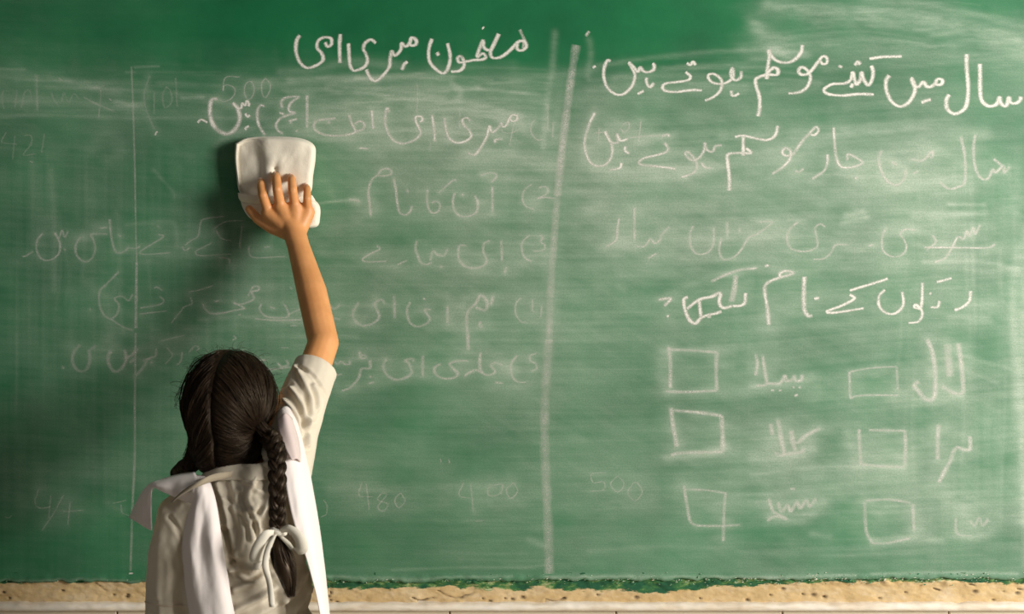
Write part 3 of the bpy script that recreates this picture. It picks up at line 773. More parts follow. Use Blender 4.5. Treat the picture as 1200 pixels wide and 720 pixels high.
 ('chalk_word', 'J', 3.0, .48, [[(450,210),(435,250),(445,310),(480,370),(530,388),(570,350),(572,308)], [(500,270),(530,285)], [(600,255),(660,262),(700,225),(715,215),(710,245),(685,240)], [(610,330),(640,318)]]),
 ('chalk_word', 'J', 3.2, .48, [[(860,140),(880,240),(880,370),(845,400),(795,408),(750,375)], [(935,130),(925,200),(935,300),(965,355),(1000,355),(1025,310),(1040,325),(1080,290),(1085,325),(1112,295)], [(1030,255),(1075,290)]]),
 # third line on the right, nearly wiped
 ('chalk_word', 'K', 2.4, .50, [[(105,112),(97,160),(90,220),(40,252)], [(180,60),(180,215)], [(190,250),(230,250),(260,215),(280,235),(305,220),(318,190),(355,152)], [(248,310),(290,285)]]),
 ('chalk_word', 'K', 2.4, .46, [[(470,150),(455,190),(460,250),(490,288),(540,282),(570,240),(572,160)], [(640,130),(640,200)], [(700,160),(700,180)], [(610,210),(600,270),(620,315),(670,305),(710,265),(745,208),(790,188),(860,132),(800,130)]]),
 ('chalk_word', 'L', 2.4, .42, [[(15,130),(-20,160),(-40,200),(-30,250),(0,270),(60,275),(110,250),(105,200),(100,160),(125,140),(150,155)], [(90,315),(140,312),(180,280),(200,245),(260,242)]]),
 ('chalk_word', 'L', 2.4, .46, [[(445,165),(430,210),(435,270),(475,300),(525,295),(550,260),(540,220),(520,190),(545,168),(600,170)], [(680,195),(695,230),(650,270)], [(365,248),(385,243)]]),
 ('chalk_word', 'L', 2.8, .54, [[(690,330),(740,310),(775,260),(805,205),(832,215),(850,175),(860,200),(882,160),(890,190),(915,145)], [(990,240),(950,258),(820,257),(640,256)]]),
 # fourth line on the right
 ('chalk_word', 'K', 3.6, .72, [[(300,515),(360,508),(328,547)], [(342,592),(350,600)], [(560,424),(640,388),(700,368),(785,358)]]),
 ('chalk_word', 'K', 3.2, .80, [[(445,500),(425,515),(430,560),(450,610),(480,632),(510,605),(545,590),(580,583),(612,572)], [(665,545),(700,545),(725,530),(730,480)], [(440,560),(500,515),(560,500),(604,482),(600,530),(622,555),(665,545)], [(500,515),(510,600)], [(540,600),(560,596)]]),
 ('chalk_word', 'K', 5.2, .62, [[(682,395),(675,460),(660,525)]]),
 ('chalk_word', 'K', 3.6, .70, [[(845,640),(838,560),(825,480),(830,440),(870,415),(920,400),(965,382),(930,372),(900,385),(905,405)], [(825,350),(845,342)]]),
 ('chalk_word', 'K', 3.6, .80, [[(1020,400),(1018,480),(1020,560),(1040,595),(1060,592)], [(1068,510),(1095,506)]]),
 ('chalk_word', 'L', 3.2, .78, [[(270,490),(294,508),(240,540),(160,572),(200,578),(340,557)], [(270,470),(400,430),(460,410)]]),
 ('chalk_word', 'L', 3.0, .74, [[(445,465),(415,500),(418,550),(455,582),(500,580),(535,540),(530,475)], [(630,430),(628,520),(618,558),(590,552),(600,540),(630,580),(610,622),(560,630)], [(665,480),(674,488)], [(714,520),(705,550),(670,552)], [(700,428),(775,408)]]),
 ('chalk_word', 'L', 3.0, .72, [[(868,470),(862,520),(830,550),(788,568)]]),
 # boxes and colour names
 ('chalk_box', 'M', 4.0, .55, [[(108,80),(118,180),(118,310)], [(110,95),(220,98),(380,110)], [(378,110),(375,210),(378,325)], [(90,328),(200,332),(378,325)]]),
 ('chalk_word', 'M', 3.6, .62, [[(595,120),(605,170),(596,240)], [(635,130),(645,200),(655,285),(600,298)], [(655,285),(730,282),(760,240),(765,270),(800,262),(812,240),(820,270),(850,265),(858,235)]]),
 ('chalk_smudge', 'M', 3.0, .68, [[(682,322),(700,324)], [(725,324),(742,322)], [(802,308),(815,304)], [(836,310),(850,304)], [(814,355),(832,345)]]),
 ('chalk_box', 'M', 4.4, .62, [[(122,420),(130,500),(155,640)], [(125,435),(260,445),(405,465)], [(403,465),(410,560),(412,670)], [(120,685),(200,672),(412,668)]]),
 ('chalk_word', 'M', 4.6, .55, [[(680,510),(690,572)], [(720,490),(738,590),(752,682),(700,675)], [(750,682),(850,668),(860,650)], [(795,550),(805,620),(820,660)], [(810,612),(832,615),(880,575),(955,536)]]),
 ('chalk_box', 'N', 2.6, .48, [[(160,220),(165,370)], [(160,220),(280,198),(425,190)], [(425,190),(432,320)], [(165,370),(220,352),(440,350)]]),
 ('chalk_word', 'N', 4.6, .60, [[(595,35),(625,110),(640,220),(640,340),(615,378),(580,365),(540,320),(525,295),(548,272)], [(770,60),(785,160),(797,290),(790,340),(740,335),(680,300)]]),
 ('chalk_word', 'N', 7.0, .46, [[(710,65),(715,150),(725,245)]]),
 ('chalk_box', 'N', 3.6, .52, [[(215,540),(218,640),(226,745)], [(270,545),(380,548),(475,550)], [(472,550),(475,640),(470,750)], [(235,738),(340,748),(470,754)]]),
 ('chalk_word', 'N', 4.2, .58, [[(660,515),(655,600),(655,710)], [(835,580),(835,650),(800,655),(765,643),(740,672),(728,715),(700,765),(660,840)]]),
 ('chalk_box', 'O', 3.2, .46, [[(110,78),(120,140),(130,190),(150,205)], [(110,90),(180,92),(245,102)], [(243,100),(238,150),(235,255)], [(150,205),(220,206),(290,202)]]),
 ('chalk_word', 'O', 3.6, .50, [[(380,118),(395,160),(435,182)], [(375,190),(400,175),(440,185)], [(410,130),(420,160),(440,140),(450,160),(470,130),(480,150),(500,125),(510,145),(530,120)], [(448,88),(464,88)]]),
 ('chalk_box', 'O', 3.4, .44, [[(685,130),(690,220),(710,262)], [(710,262),(760,260),(830,245)], [(690,125),(760,122),(832,132)], [(838,135),(842,220)]]),
 ('chalk_word', 'O', 3.0, .40, [[(975,180),(980,230),(1025,238)], [(1020,190),(1035,205),(1050,180),(1060,205),(1078,185)]]),
 ('chalk_number', 'Q', 2.0, .38, [[(135,105),(125,150),(175,155)], [(150,110),(160,200)], [(205,140),(190,165),(225,180),(210,205),(190,190),(220,150),(205,140)], [(270,140),(250,165),(262,192),(285,170),(270,140)]]),
 ('chalk_number', 'Q', 2.0, .38, [[(490,105),(475,150),(525,160)], [(515,110),(525,210)], [(620,110),(580,120),(580,150),(615,145),(628,112),(622,150)], [(665,105),(640,130),(655,160),(680,135),(665,105)], [(530,240),(560,238)]]),
 ('chalk_number', 'Q', 2.0, .40, [[(985,70),(938,75),(945,105),(980,102),(980,130),(935,135)], [(1030,80),(1005,110),(1030,138),(1052,110),(1030,80)], [(1085,105),(1065,140),(1090,168),(1115,140),(1100,108),(1085,105)]]),
 ('chalk_smudge', 'Q', 1.6, .45, [[(408,20),(412,35)], [(438,22),(442,38)], [(0,165),(12,185),(10,215),(-10,225)]]),
 ('chalk_number', 'R', 2.0, .34, [[(180,165),(165,220),(185,245),(235,240)], [(235,190),(225,290)], [(290,190),(240,280),(195,345)], [(320,220),(310,320)], [(290,262),(375,255)]]),
 ('chalk_smudge', 'R', 1.6, .36, [[(545,230),(550,265),(580,278)], [(28,283),(50,288),(62,278)], [(510,225),(570,210)]]),
 ('chalk_number', 'U', 2.4, .24, [[(25,190),(20,230),(30,280)], [(90,185),(80,270)], [(110,270),(125,200),(150,190),(160,235)], [(182,120),(185,280)], [(250,200),(262,232),(285,262)], [(300,240),(310,200),(330,245),(355,205),(380,230)]]),
 ('chalk_number', 'U', 2.0, .34, [[(440,175),(480,190),(470,320)], [(485,165),(500,170)], [(430,240),(480,262)], [(400,220),(460,250),(550,290)]]),
 ('chalk_number', 'U', 2.0, .30, [[(40,385),(20,430),(90,440)], [(80,400),(70,510)], [(120,400),(155,400),(155,440),(120,490),(180,485)], [(218,390),(205,480)]]),
 ('chalk_smudge', 'U', 2.4, .9, [[(735,398),(738,388),(746,380)]]),
 ('chalk_smudge', 'U', 2.0, .62, [[(518,226),(532,236)], [(150,520),(165,525)], [(284,130),(300,142)]]),
 ('chalk_number', 'U', 2.2, .28, [[(710,120),(685,200),(690,270),(730,370)], [(730,200),(730,300)], [(790,170),(770,210),(780,270),(812,240),(805,190),(785,170)], [(830,130),(838,265)]]),
 # ruled lines
 ('chalk_line', 'Z', 1.5, .30, [[(156,79),(158,130),(160,200),(161,260),(162,310)]]),
 ('chalk_line', 'Z', 2.4, .42, [[(162,308),(161.5,350),(161,385)]]),
 ('chalk_line', 'Z', 2.0, .34, [[(161,390),(160,470),(160,530),(157,600),(155,668)]]),
 ('chalk_smudge', 'Z', 3.0, .85, [[(153,671),(158,671)], [(154,675.5),(158,675.5)]]),
 ('chalk_line', 'Z', 6.0, .48, [[(675,54),(670,85),(664,130),(658,180),(653,230)]]),
 ('chalk_line', 'Z', 5.5, .34, [[(653,228),(649,280),(645,340),(643,400)]]),
 ('chalk_line', 'Z', 7.0, .32, [[(643,398),(640,440),(638,490),(639,545),(641,590),(643,640),(643,674)]]),
 ('chalk_smudge', 'Z', 3.0, .75, [[(609,36),(616,52)], [(690,38),(686,44)], [(614,50),(613,58)]]),
]
W2 = []
for r_ in W:
    if r_[0] == 'chalk_smudge': W2 += [(*r_[:4], [s_]) for s_ in r_[4]]
    elif r_[0] == 'chalk_line': W2.append(r_)
    else:                               # strokes that stand apart are marks of their own
        gap = (4.0 if r_[0] == 'chalk_number' else 13.0) * CROPS[r_[1]][2]
        cl = []
        for s_ in r_[4]:
            q = crom(s_, step=3.0)
            hit = [k_ for k_ in cl if any(np.min(np.hypot(q[:, None, 0] - p_[None, :, 0], q[:, None, 1] - p_[None, :, 1])) < gap for p_ in k_[1])]
            new = ([s_], [q])
            for k_ in hit: new[0].extend(k_[0]); new[1].extend(k_[1]); pass
            cl = [k_ for k_ in cl if not any(k_ is h_ for h_ in hit)] + [new]
        W2 += [(*r_[:4], k_[0]) for k_ in cl]
W = W2
nw = 0
for name, key, w, cov, strokes in W:
    ox, oy, sc = CROPS[key]
    V = []; F = []; C = []
    if ox + 200 / sc < 600 and key not in 'TZ' and cov < .9: cov *= .62 if key in 'RUQ' else .74 if key in 'FG' else 1.22 if key in 'CD' and name == 'chalk_word' else .95
    elif cov < .9 and key == 'Q': cov *= .7
    elif cov < .9 and key in 'IJL': cov *= 1.28
    elif cov < .9 and key in 'K': cov *= 1.15
    w *= .88 if cov > .94 else 1.0 if cov > .9 or name == 'chalk_line' else .82
    if key in 'QRU': w *= .8
    for si, st_ in enumerate(strokes):
        p = crom([(ox + x / sc, oy + y / sc) for x, y in st_], step=1.3)
        T_ = np.gradient(p, axis=0); T_ /= np.linalg.norm(T_, axis=1)[:, None] + 1e-9
        N_ = np.stack([-T_[:, 1], T_[:, 0]], 1)
        m = len(p)
        b0 = len(V)
        ww = w * (0.86 + 0.3 * vnoise(np.arange(m) / 6.0 + nw * 3.1, np.full(m, si + .5), 7))
        ang = np.abs(T_[:, 1])            # chalk draws broader on the downstrokes
        ww = ww * (0.80 + 0.38 * ang)
        press = vnoise(np.arange(m) / 9.0 + nw * 5.7, np.full(m, si + .5), 9)
        prs = (0.82 + .3 * press) if cov > .9 else (0.62 + .62 * press)
        end = np.minimum(1, np.minimum(np.arange(m) + .6, m - .4 - np.arange(m)) / 1.6)
        for i in range(m):
            for k, (u, c) in enumerate(((-.85, 0), (-.38, .75), (0, 1), (.38, .75), (.85, 0))):
                q = p[i] + N_[i] * u * ww[i]
                V.append(((q[0] - 600) * S, -0.01215 - 0.00002 * (si + (nw % 4) * 3) - 0.0000006 * i, CAMZ - (q[1] - 360) * S - ZB))
                C.append(c * cov * prs[i] * (0.55 + .45 * end[i]) * (0.9 + .2 * random.random()))
        for i in range(m - 1):
            for k in range(4):
                a0 = b0 + i * 5 + k
                F.append((a0, a0 + 5, a0 + 6, a0 + 1))
    o = mesh_obj(name, V, F, m_chalk, board, smooth=False)
    at = o.data.attributes.new('cov', 'FLOAT', 'POINT'); at.data.foreach_set('value', np.array(C, np.float32))
    nw += 1
    # the wiped words stand in a soft cloud of their own dust
    if .2 < cov < .9 and name in ('chalk_word', 'chalk_box', 'chalk_number'):
        q = np.vstack([crom([(ox + x / sc, oy + y / sc) for x, y in s_], step=5.0) for s_ in strokes])
        x0, y0 = q.min(0) - 22; x1, y1 = q.max(0) + 22
        ci = np.where((gx > x0) & (gx < x1))[0]; ri = np.where((gy > y0) & (gy < y1))[0]
        sl = np.ix_(ri, ci)
        dmin = np.full(X[sl].shape, 1e9); dm2 = dmin.copy()
        for qx, qy in q:
            dmin = np.minimum(dmin, np.hypot(X[sl] - qx, Y[sl] - qy))
            dm2 = np.minimum(dm2, np.hypot((X[sl] - qx - 3) / 2.4, Y[sl] - qy - 2))
        D[sl] += (.13 * np.exp(-(dmin / 3.2) ** 2) + .15 * np.exp(-(dm2 / 7.0) ** 2)) * (.35 + 1.3 * vnoise(X[sl] / 16, Y[sl] / 7, 141)) * min(1, cov * 1.7)
D = np.clip(D, 0, 1.25)
surf.data.attributes['dust'].data.foreach_set('value', np.concatenate([D.ravel(), D[-1]]).astype(np.float32))

# ------------------------------------------------------------------ materials of the girl
m_skin, nt, b = mat_new('skin')
f = noise_fac(nt, 25, detail=5)
nt.links.new(ramp(nt, f, [(0.3, (0.66, 0.285, 0.095)), (0.7, (0.78, 0.36, 0.135))]), b.inputs['Base Color'])
b.inputs['Roughness'].default_value = 0.5
b.inputs['Subsurface Weight'].default_value = 0.12
b.inputs['Subsurface Radius'].default_value = (0.01, 0.004, 0.002)
bump(nt, b, noise_fac(nt, 350, detail=3), 0.15, 0.0006)
m_shirt = fabric('khaki_cotton', (0.67, 0.59, 0.46), var=0.07)
m_strap = fabric('khaki_strap', (0.36, 0.30, 0.21))
m_dup = fabric('white_muslin', (0.87, 0.78, 0.73), var=0.03, weave=0.15)
m_rib = fabric('ribbon', (0.78, 0.72, 0.60), var=0.05, rough=0.6)
m_white = fabric('white_cotton', (0.8, 0.78, 0.74), var=0.04)
m_cloth = fabric('duster_cloth', (0.86, 0.78, 0.63), var=0.08, weave=0.4)
m_shoe, nt, b = mat_new('black_leather')
nt.links.new(ramp(nt, noise_fac(nt, 30), [(0.3, (0.012, 0.012, 0.012)), (0.7, (0.03, 0.028, 0.026))]), b.inputs['Base Color'])
b.inputs['Roughness'].default_value = 0.4
m_hair, nt, b = mat_new('dark_hair')
nt.links.new(ramp(nt, noise_fac(nt, 60, detail=3), [(0.3, (0.007, 0.004, 0.0025)), (0.7, (0.026, 0.015, 0.008))]), b.inputs['Base Color'])
b.inputs['Roughness'].default_value = 0.42
b.inputs['Specular IOR Level'].default_value = 0.42
b.inputs['Specular Tint'].default_value = (0.95, 0.75, 0.55, 1)
bump(nt, b, noise_fac(nt, 300, stretch=(1, 1, .25), detail=3), 0.4, 0.001)
m_eye, nt, b = mat_new('eye_white')
nt.links.new(ramp(nt, noise_fac(nt, 80), [(0.3, (0.75, 0.72, 0.68)), (0.7, (0.85, 0.82, 0.8))]), b.inputs['Base Color'])
m_iris, nt, b = mat_new('iris')
nt.links.new(ramp(nt, noise_fac(nt, 200), [(0.3, (0.02, 0.01, 0.005)), (0.7, (0.05, 0.025, 0.01))]), b.inputs['Base Color'])

BX = P(285, 640, .41)[0]
girl = empty('person', (BX, -0.41, 0), 'schoolgirl with two dark braids in khaki tunic reaching up to wipe the chalkboard', 'person')

# ------------------------------------------------------------------ body: one continuous skin
HC = P(271, 478, .385)                      # head centre
tilt = Matrix.Rotation(math.radians(14), 3, 'X')   # face lifted towards the hand
turn = Matrix.Rotation(math.radians(-8), 3, 'Z')
HR = np.array(turn @ tilt)


def H(x, y, z):
    """head space: x right, y forward (to the board), z up"""
    return HC + HR @ np.array((x, y, z))


HRm = (turn @ tilt).to_4x4()
mb = MB()
mb.ell(HC, (.060, .082, .080), HRm)
mb.ell(H(0, .018, -.040), (.052, .060, .060), HRm)      # jaw
mb.ell(H(0, .062, -.078), (.022, .018, .018), HRm)      # chin
mb.cap(H(0, .086, -.012), H(0, .100, -.036), .006, .011)   # nose
mb.ell(H(-.012, .094, -.040), (.007, .007, .006), HRm); mb.ell(H(.012, .094, -.040), (.007, .007, .006), HRm)
mb.ell(H(0, .086, -.058), (.019, .007, .0045), HRm); mb.ell(H(0, .085, -.066), (.017, .007, .005), HRm)   # lips
for sx in (-1, 1):
    mb.ell(H(sx * .061, .002, -.022), (.006, .016, .024), HRm)      # ears
    mb.ell(H(sx * .030, .078, .008), (.018, .008, .007), HRm)       # brow
    mb.ell(H(sx * .040, .062, -.035), (.020, .018, .018), HRm)      # cheek
neck = P(284, 560, .41)
mb.cap(H(0, -.015, -.06), neck + np.array((0, 0, -.02)), .040, .043)
# trunk
mb.ell(P(286, 625, .41), (.088, .060, .10))
mb.ell(P(288, 690, .41), (.092, .066, .11))
mb.ell(P(288, 770, .41), (.098, .074, .10))
mb.cap(P(250, 588, .41), P(316, 572, .40), .036, .038)
ZP = P(288, 790, .41)[2]
# right arm up to the board
shR = P(332, 535, .385); elR = P(379, 402, .235); wrR = P(349, 286, .105)
mid = (elR + wrR) / 2 + np.array((.003, -.002, 0))
mb.chain([P(312, 575, .40), shR, (shR + elR) / 2, elR, mid, wrR], [.040, .034, .0285, .0265, .0265, .0200])
# right hand: back of the hand to the camera, thumb on the left
pc = P(339, 258, .078)
mb.chain([wrR, P(345, 272, .088), pc], [.0205, .021, .019])
kn = {'i': P(315, 250, .078), 'm': P(329, 243, .082), 'r': P(346, 243, .081), 'p': P(361, 249, .076)}
for k_, r_ in (('i', .0145), ('m', .0145), ('r', .0140), ('p', .0130)):
    mb.cap(P(347, 275, .086), kn[k_], .0175, r_)
fing = {
    'i': [kn['i'], P(308, 229, .096), P(306, 217, .082), P(306, 213, .063)],
    'm': [kn['m'], P(325, 222, .100), P(324, 209, .085), P(323, 206, .064)],
    'r': [kn['r'], P(343, 223, .098), P(342, 211, .084), P(341, 208, .064)],
    'p': [kn['p'], P(360, 233, .091), P(360, 222, .079), P(359, 219, .062)]}
fr = {'i': .0084, 'm': .0088, 'r': .0084, 'p': .0075}
for k_, pts in fing.items():
    r_ = fr[k_]
    mb.chain(pts, [r_ * 1.12, r_ * 1.04, r_ * .95, r_ * .84])
mb.chain([P(340, 274, .084), P(318, 267, .074), P(302, 257, .066), P(292, 245, .063)], [.0150, .0112, .0095, .0078])
# left arm hanging
shL = P(214, 596, .41); elL = P(197, 745, .415); wrL = P(202, 880, .36)
mb.chain([P(250, 590, .41), shL, (shL + elL) / 2, elL, (elL + wrL) / 2, wrL], [.032, .027, .028, .026, .025, .019])
lp = wrL + np.array((.004, .014, -.045))
mb.chain([wrL, lp], [.019, .023]); mb.ell(lp, (.014, .034, .036))
for k in range(4):
    a = lp + np.array((0, -.024 + .016 * k, -.03)); l_ = (.052, .060, .057, .046)[k]
    mb.chain([a, a + np.array((.004, .003, -l_ * .5)), a + np.array((.011, .004, -l_ * .95))], [.0085, .0075, .006])
mb.chain([lp + np.array((.004, .026, .012)), lp + np.array((.012, .046, -.016)), lp + np.array((.014, .050, -.040))], [.011, .009, .007])
# legs
for sx in (-1, 1):
    hip = np.array((BX + sx * .055, -.41, ZP - .02)); kne = np.array((BX + sx * .062, -.402, .37)); ank = np.array((BX + sx * .065, -.42, .075))
    mb.chain([hip, kne, (kne + ank) / 2 + np.array((0, -.010, .03)), ank], [.070, .043, .041, .028])
    mb.chain([ank, ank + np.array((0, .05, -.035)), ank + np.array((sx * .008, .11, -.045))], [.026, .026, .020])
V, F, N = voxel(mb, 0.0027, 5)
OFF = np.array((BX, -0.41, 0))
body = mesh_obj('body', V - OFF, F, m_skin, girl)
# finger nails
nails = []
for k_, pts in fing.items():
    t = pts[-1]; dv = pts[-1] - pts[-2]; dv /= np.linalg.norm(dv)
    side = np.cross(dv, (0, -1, 0)); side /= np.linalg.norm(side); up = np.cross(side, dv)
    if up[1] > 0: up = -up
    M = Matrix([list(side), list(dv), list(up)]).transposed().to_4x4()
    nl = MB()
    nl.ell(t + up * fr[k_] * .72 + dv * .001, (fr[k_] * .55, .0052, .0016), M, 10, 6)
    nails.append(nl)
m_nail, nt, b = mat_new('nail')
nt.links.new(ramp(nt, noise_fac(nt, 90), [(0.3, (0.66, 0.40, 0.28)), (0.7, (0.74, 0.48, 0.36))]), b.inputs['Base Color'])
b.inputs['Roughness'].default_value = 0.3
for nl in nails: mesh_obj('fingernail', np.array(nl.V) - OFF, nl.F, m_nail, body)
for sx in (-1, 1):
    e = MB(); e.ell(H(sx * .029, .070, -.006), (.012, .011, .010), HRm); o = mesh_obj('eye', np.array(e.V) - OFF, e.F, m_eye, girl)
    e = MB(); e.ell(H(sx * .029, .0785, -.005), (.005, .0032, .005), HRm); mesh_obj('iris', np.array(e.V) - OFF, e.F, m_iris, o)

# ------------------------------------------------------------------ tunic


def fold_disp(V, N, folds, face=-0.05):
    px = to_px(V)
    out = np.zeros(len(V))
    wgt = np.clip((-N[:, 1] - face) / 0.35, 0, 1)
    for pts, amp, w in folds:
        c = crom(pts, step=5.0)
        d = seg_dist(px[:, 0], px[:, 1], [tuple(p) for p in c])
        # a crease: ridge with a valley beside it
        out += amp * .001 * np.exp(-(d / w) ** 2) - amp * .0004 * np.exp(-((d - 1.8 * w) / w) ** 2)
    return out * wgt


mb = MB()
for (x, y, w, dp, h) in ((284, 598, .098, .074, .062), (287, 640, .101, .080, .08), (289, 690, .104, .084, .09), (291, 750, .112, .092, .09)):
    mb.ell(P(x, y, .41), (w, dp, h), nu=32)
zz = P(290, 770, .41)
mb.cap(P(256, 597, .415), P(316, 578, .40), .052, .056)
mb.ell(P(283, 578, .425), (.062, .052, .045))
sk0 = len(mb.V)
# skirt of the tunic
n = 40; rings = []
for z, w, dp in ((zz[2] + .03, .108, .088), (zz[2] - .08, .125, .108), (.62, .142, .125), (.46, .160, .140)):
    for j in range(n):
        a = 2 * PI * j / n
        k = 1 + .035 * math.sin(a * 9 + 1) * (1.0 if z < .7 else .2)
        rings.append((zz[0] + w * k * math.cos(a), -.41 + dp * k * math.sin(a), z))
FF = [(i * n + j, i * n + (j + 1) % n, (i + 1) * n + (j + 1) % n, (i + 1) * n + j) for i in range(3) for j in range(n)]
FF.append(tuple(range(n - 1, -1, -1))[::-1]); FF.append(tuple(range(3 * n, 4 * n))[::-1])
mb.add(rings, FF)
# raised right sleeve
sl = [P(308, 590, .40), P(329, 548, .398), P(342, 505, .351), P(355, 468, .310), P(368, 436, .274), P(374, 424, .262)]
mb.chain(sl, [.054, .051, .044, .0405, .0385, .038])
# hanging left sleeve
s2 = [P(236, 594, .415), P(212, 606, .412), P(200, 650, .412), P(198, 700, .412), P(198, 735, .41)]
mb.chain(s2, [.046, .0385, .0355, .037, .038])
V, F, N = voxel(mb, 0.0026, 7)
folds = [
    ([(300, 560), (289, 582), (297, 602), (306, 622)], 3.2, 3.2), ([(318, 562), (313, 590), (303, 618), (311, 645)], 3.2, 3.2),
    ([(272, 566), (279, 590), (291, 612), (296, 632)], 3, 3.5), ([(255, 568), (266, 605), (272, 640)], 3, 3.5), ([(286, 562), (300, 574), (316, 580)], 2.4, 3),
    ([(262, 585), (280, 600), (300, 596)], 2, 3), ([(292, 612), (304, 604), (312, 596)], 2, 3),
    ([(281, 575), (274, 596), (284, 622), (280, 645)], 2.4, 3), ([(272, 668), (290, 667), (308, 656), (324, 636)], 4.5, 4.5),
    ([(275, 716), (298, 704), (322, 690)], 4.5, 4), ([(274, 692), (298, 682), (316, 668)], 4, 4), ([(286, 726), (310, 716), (340, 700)], 3.5, 4),
    ([(330, 704), (346, 694), (356, 674)], 4, 4), ([(342, 720), (352, 706), (362, 690)], 3, 4), ([(318, 668), (330, 690), (334, 720)], 3, 4),
    ([(260, 553), (290, 553), (318, 541)], 2.5, 3), ([(332, 568), (334, 600), (340, 640)], 3, 4), ([(350, 600), (352, 650), (364, 700)], 3, 4),
    ([(264, 622), (268, 640), (270, 660)], -6, 4), ([(274, 660), (292, 676), (312, 670), (324, 655)], -5, 6),
    ([(350, 438), (361, 458), (366, 480), (359, 502)], 4, 3.4), ([(341, 456), (353, 474), (360, 498), (361, 522)], 4, 3.2), ([(333, 470), (346, 486), (354, 508)], 3.6, 3.2),
    ([(329, 483), (340, 496), (350, 522), (354, 545)], 3.2, 3.4), ([(368, 452), (374, 470), (368, 492)], 2.5, 3), ([(345, 430), (356, 440), (370, 462), (372, 480)], 2.2, 3),
    ([(349, 430), (364, 438), (378, 456), (383, 466)], -1.5, 1.8),
    ([(199, 607), (208, 620), (216, 636)], -3.6, 3), ([(190, 600), (186, 625), (190, 655)], 2.2, 5), ([(205, 640), (212, 665), (208, 690)], 2.2, 5),
    ([(182, 640), (186, 670), (184, 700)], 2, 4), ([(198, 655), (196, 690)], 1.8, 4), ([(176, 707), (200, 709), (222, 712)], 1.6, 1.6), ([(186, 700), (188, 725)], 1.6, 3),
]
disp = fold_disp(V, N, [(p_, a_ * (.75 if p_[0][0] < 222 else 1.5) * (1.2 if p_[0][1] < 500 else 1), w_ * .92) for p_, a_, w_ in folds])
px = to_px(V)
wr = fbm(px[:, 0] / 26 + px[:, 1] / 60, px[:, 1] / 34, 201, 3)
ridge = 1 - np.abs(wr * 2 - 1)
disp += (ridge - .75) * .0022 * np.clip((px[:, 1] - 540) / 30, 0.3, 1) + (fbm(px[:, 0] / 9, px[:, 1] / 11, 211, 2) - .5) * .0012
V = V + N * disp[:, None]
# open the cuffs, the hem and the neck
bm = bmesh.new()
vs_ = [bm.verts.new(v) for v in (V - OFF)]
for f_ in F: bm.faces.new([vs_[i] for i in f_])


def cutaway(bm, p, nrm, R, c):
    p = Vector(p - OFF); nrm = Vector(nrm).normalized(); c = Vector(c - OFF)
    fs = [f for f in bm.faces if (f.calc_center_median() - c).length < R]
    es = list({e for f in fs for e in f.edges}); vs = list({v for f in fs for v in f.verts})
    bmesh.ops.bisect_plane(bm, geom=vs + es + fs, dist=1e-6, plane_co=p, plane_no=nrm, clear_outer=True)


ax = sl[4] - sl[3]; ax /= np.linalg.norm(ax)
cutaway(bm, sl[4] + ax * .006, ax + np.array((.05, 0, 0)), .12, sl[5])
cutaway(bm, s2[3] + np.array((0, 0, -.032)), (0, 0, -1), .085, s2[4])
cutaway(bm, np.array((0, 0, .475)), (0, 0, -1), 2, np.array((0, 0, .4)))
cutaway(bm, neck + np.array((0, 0, .004)), (0, .12, 1), .055, neck)
me = bpy.data.meshes.new('tunic'); bm.to_mesh(me); bm.free()
tun = new_obj('tunic', me, m_shirt, girl)
solid(tun, .0018, -1)

# collar standing around the neck
mb = MB(); rows = []
cc = P(283, 552, .41)
for hz, rr in ((-.012, .060), (.004, .053), (.014, .050), (.008, .0555), (-.010, .064)):
    row = []
    for k in range(19):
        a = math.radians(-250 + k * 320 / 18)
        row.append(cc + np.array((rr * 1.08 * math.cos(a), rr * .92 * math.sin(a), hz + .004 * math.sin(3 * a + 1) + .008 * math.cos(a))))
    rows.append(row)
patch(mb, rows, 4, 4)
o = mesh_obj('collar', np.array(mb.V) - OFF, mb.F, m_shirt, girl); solid(o, .0016)
cs = s2[3] + np.array((0, 0, -.006))
m_st = fabric('stitch_thread', (0.66, 0.54, 0.42))
# ------------------------------------------------------------------ white sash (dupatta)
mb = MB()
L_ = lambda pts: [P(*p) for p in pts]
patch(mb, [
    L_([(236, 800, .512), (246, 800, .526), (266, 800, .530), (280, 800, .526), (294, 800, .514)]),
    L_([(222, 720, .506), (233, 720, .520), (248, 720, .527), (263, 720, .527), (275, 720, .518)]),
    L_([(216, 675, .500), (226, 675, .517), (241, 675, .519), (255, 675, .523), (267, 675, .512)]),
    L_([(214, 640, .494), (223, 640, .511), (237, 640, .511), (249, 640, .519), (261, 640, .508)]),
    L_([(218, 612, .494), (226, 608, .509), (238, 606, .510), (247, 606, .512), (256, 606, .502)]),
    L_([(224, 592, .488), (230, 584, .500), (238, 577, .500), (245, 574, .490), (251, 580, .486)]),
    L_([(222, 588, .484), (226, 576, .494), (233, 566, .486), (239, 562, .464), (243, 561, .455)]),
    L_([(206, 580, .468), (212, 571, .478), (220, 562, .468), (226, 558, .440), (230, 557, .425)])], 6, 7)
patch(mb, [
    L_([(229, 592, .486), (231, 577, .496), (231, 562, .478), (228, 553, .430)]),
    L_([(207, 584, .476), (208, 573, .480), (208, 562, .464), (206, 557, .415)]),
    L_([(191, 577, .470), (190, 570, .470), (190, 564, .452), (190, 562, .406)]),
    L_([(179, 573, .462), (177, 571, .458), (175, 568, .440), (178, 567, .400)]),
    L_([(177, 596, .458), (170, 592, .450), (163, 585, .430), (164, 582, .394)]),
    L_([(178, 622, .460), (169, 618, .448), (160, 612, .430), (151, 607, .394)])], 8, 7)
v = np.array(mb.V)
n_ = (fbm(v[:, 0] * 90, v[:, 2] * 25, 301, 3) - .5) * .005
v[:, 1] += n_
o = mesh_obj('sash', v - OFF, mb.F, m_dup, girl); solid(o, .0014)
o['label'] = 'white muslin sash over the left shoulder and back'
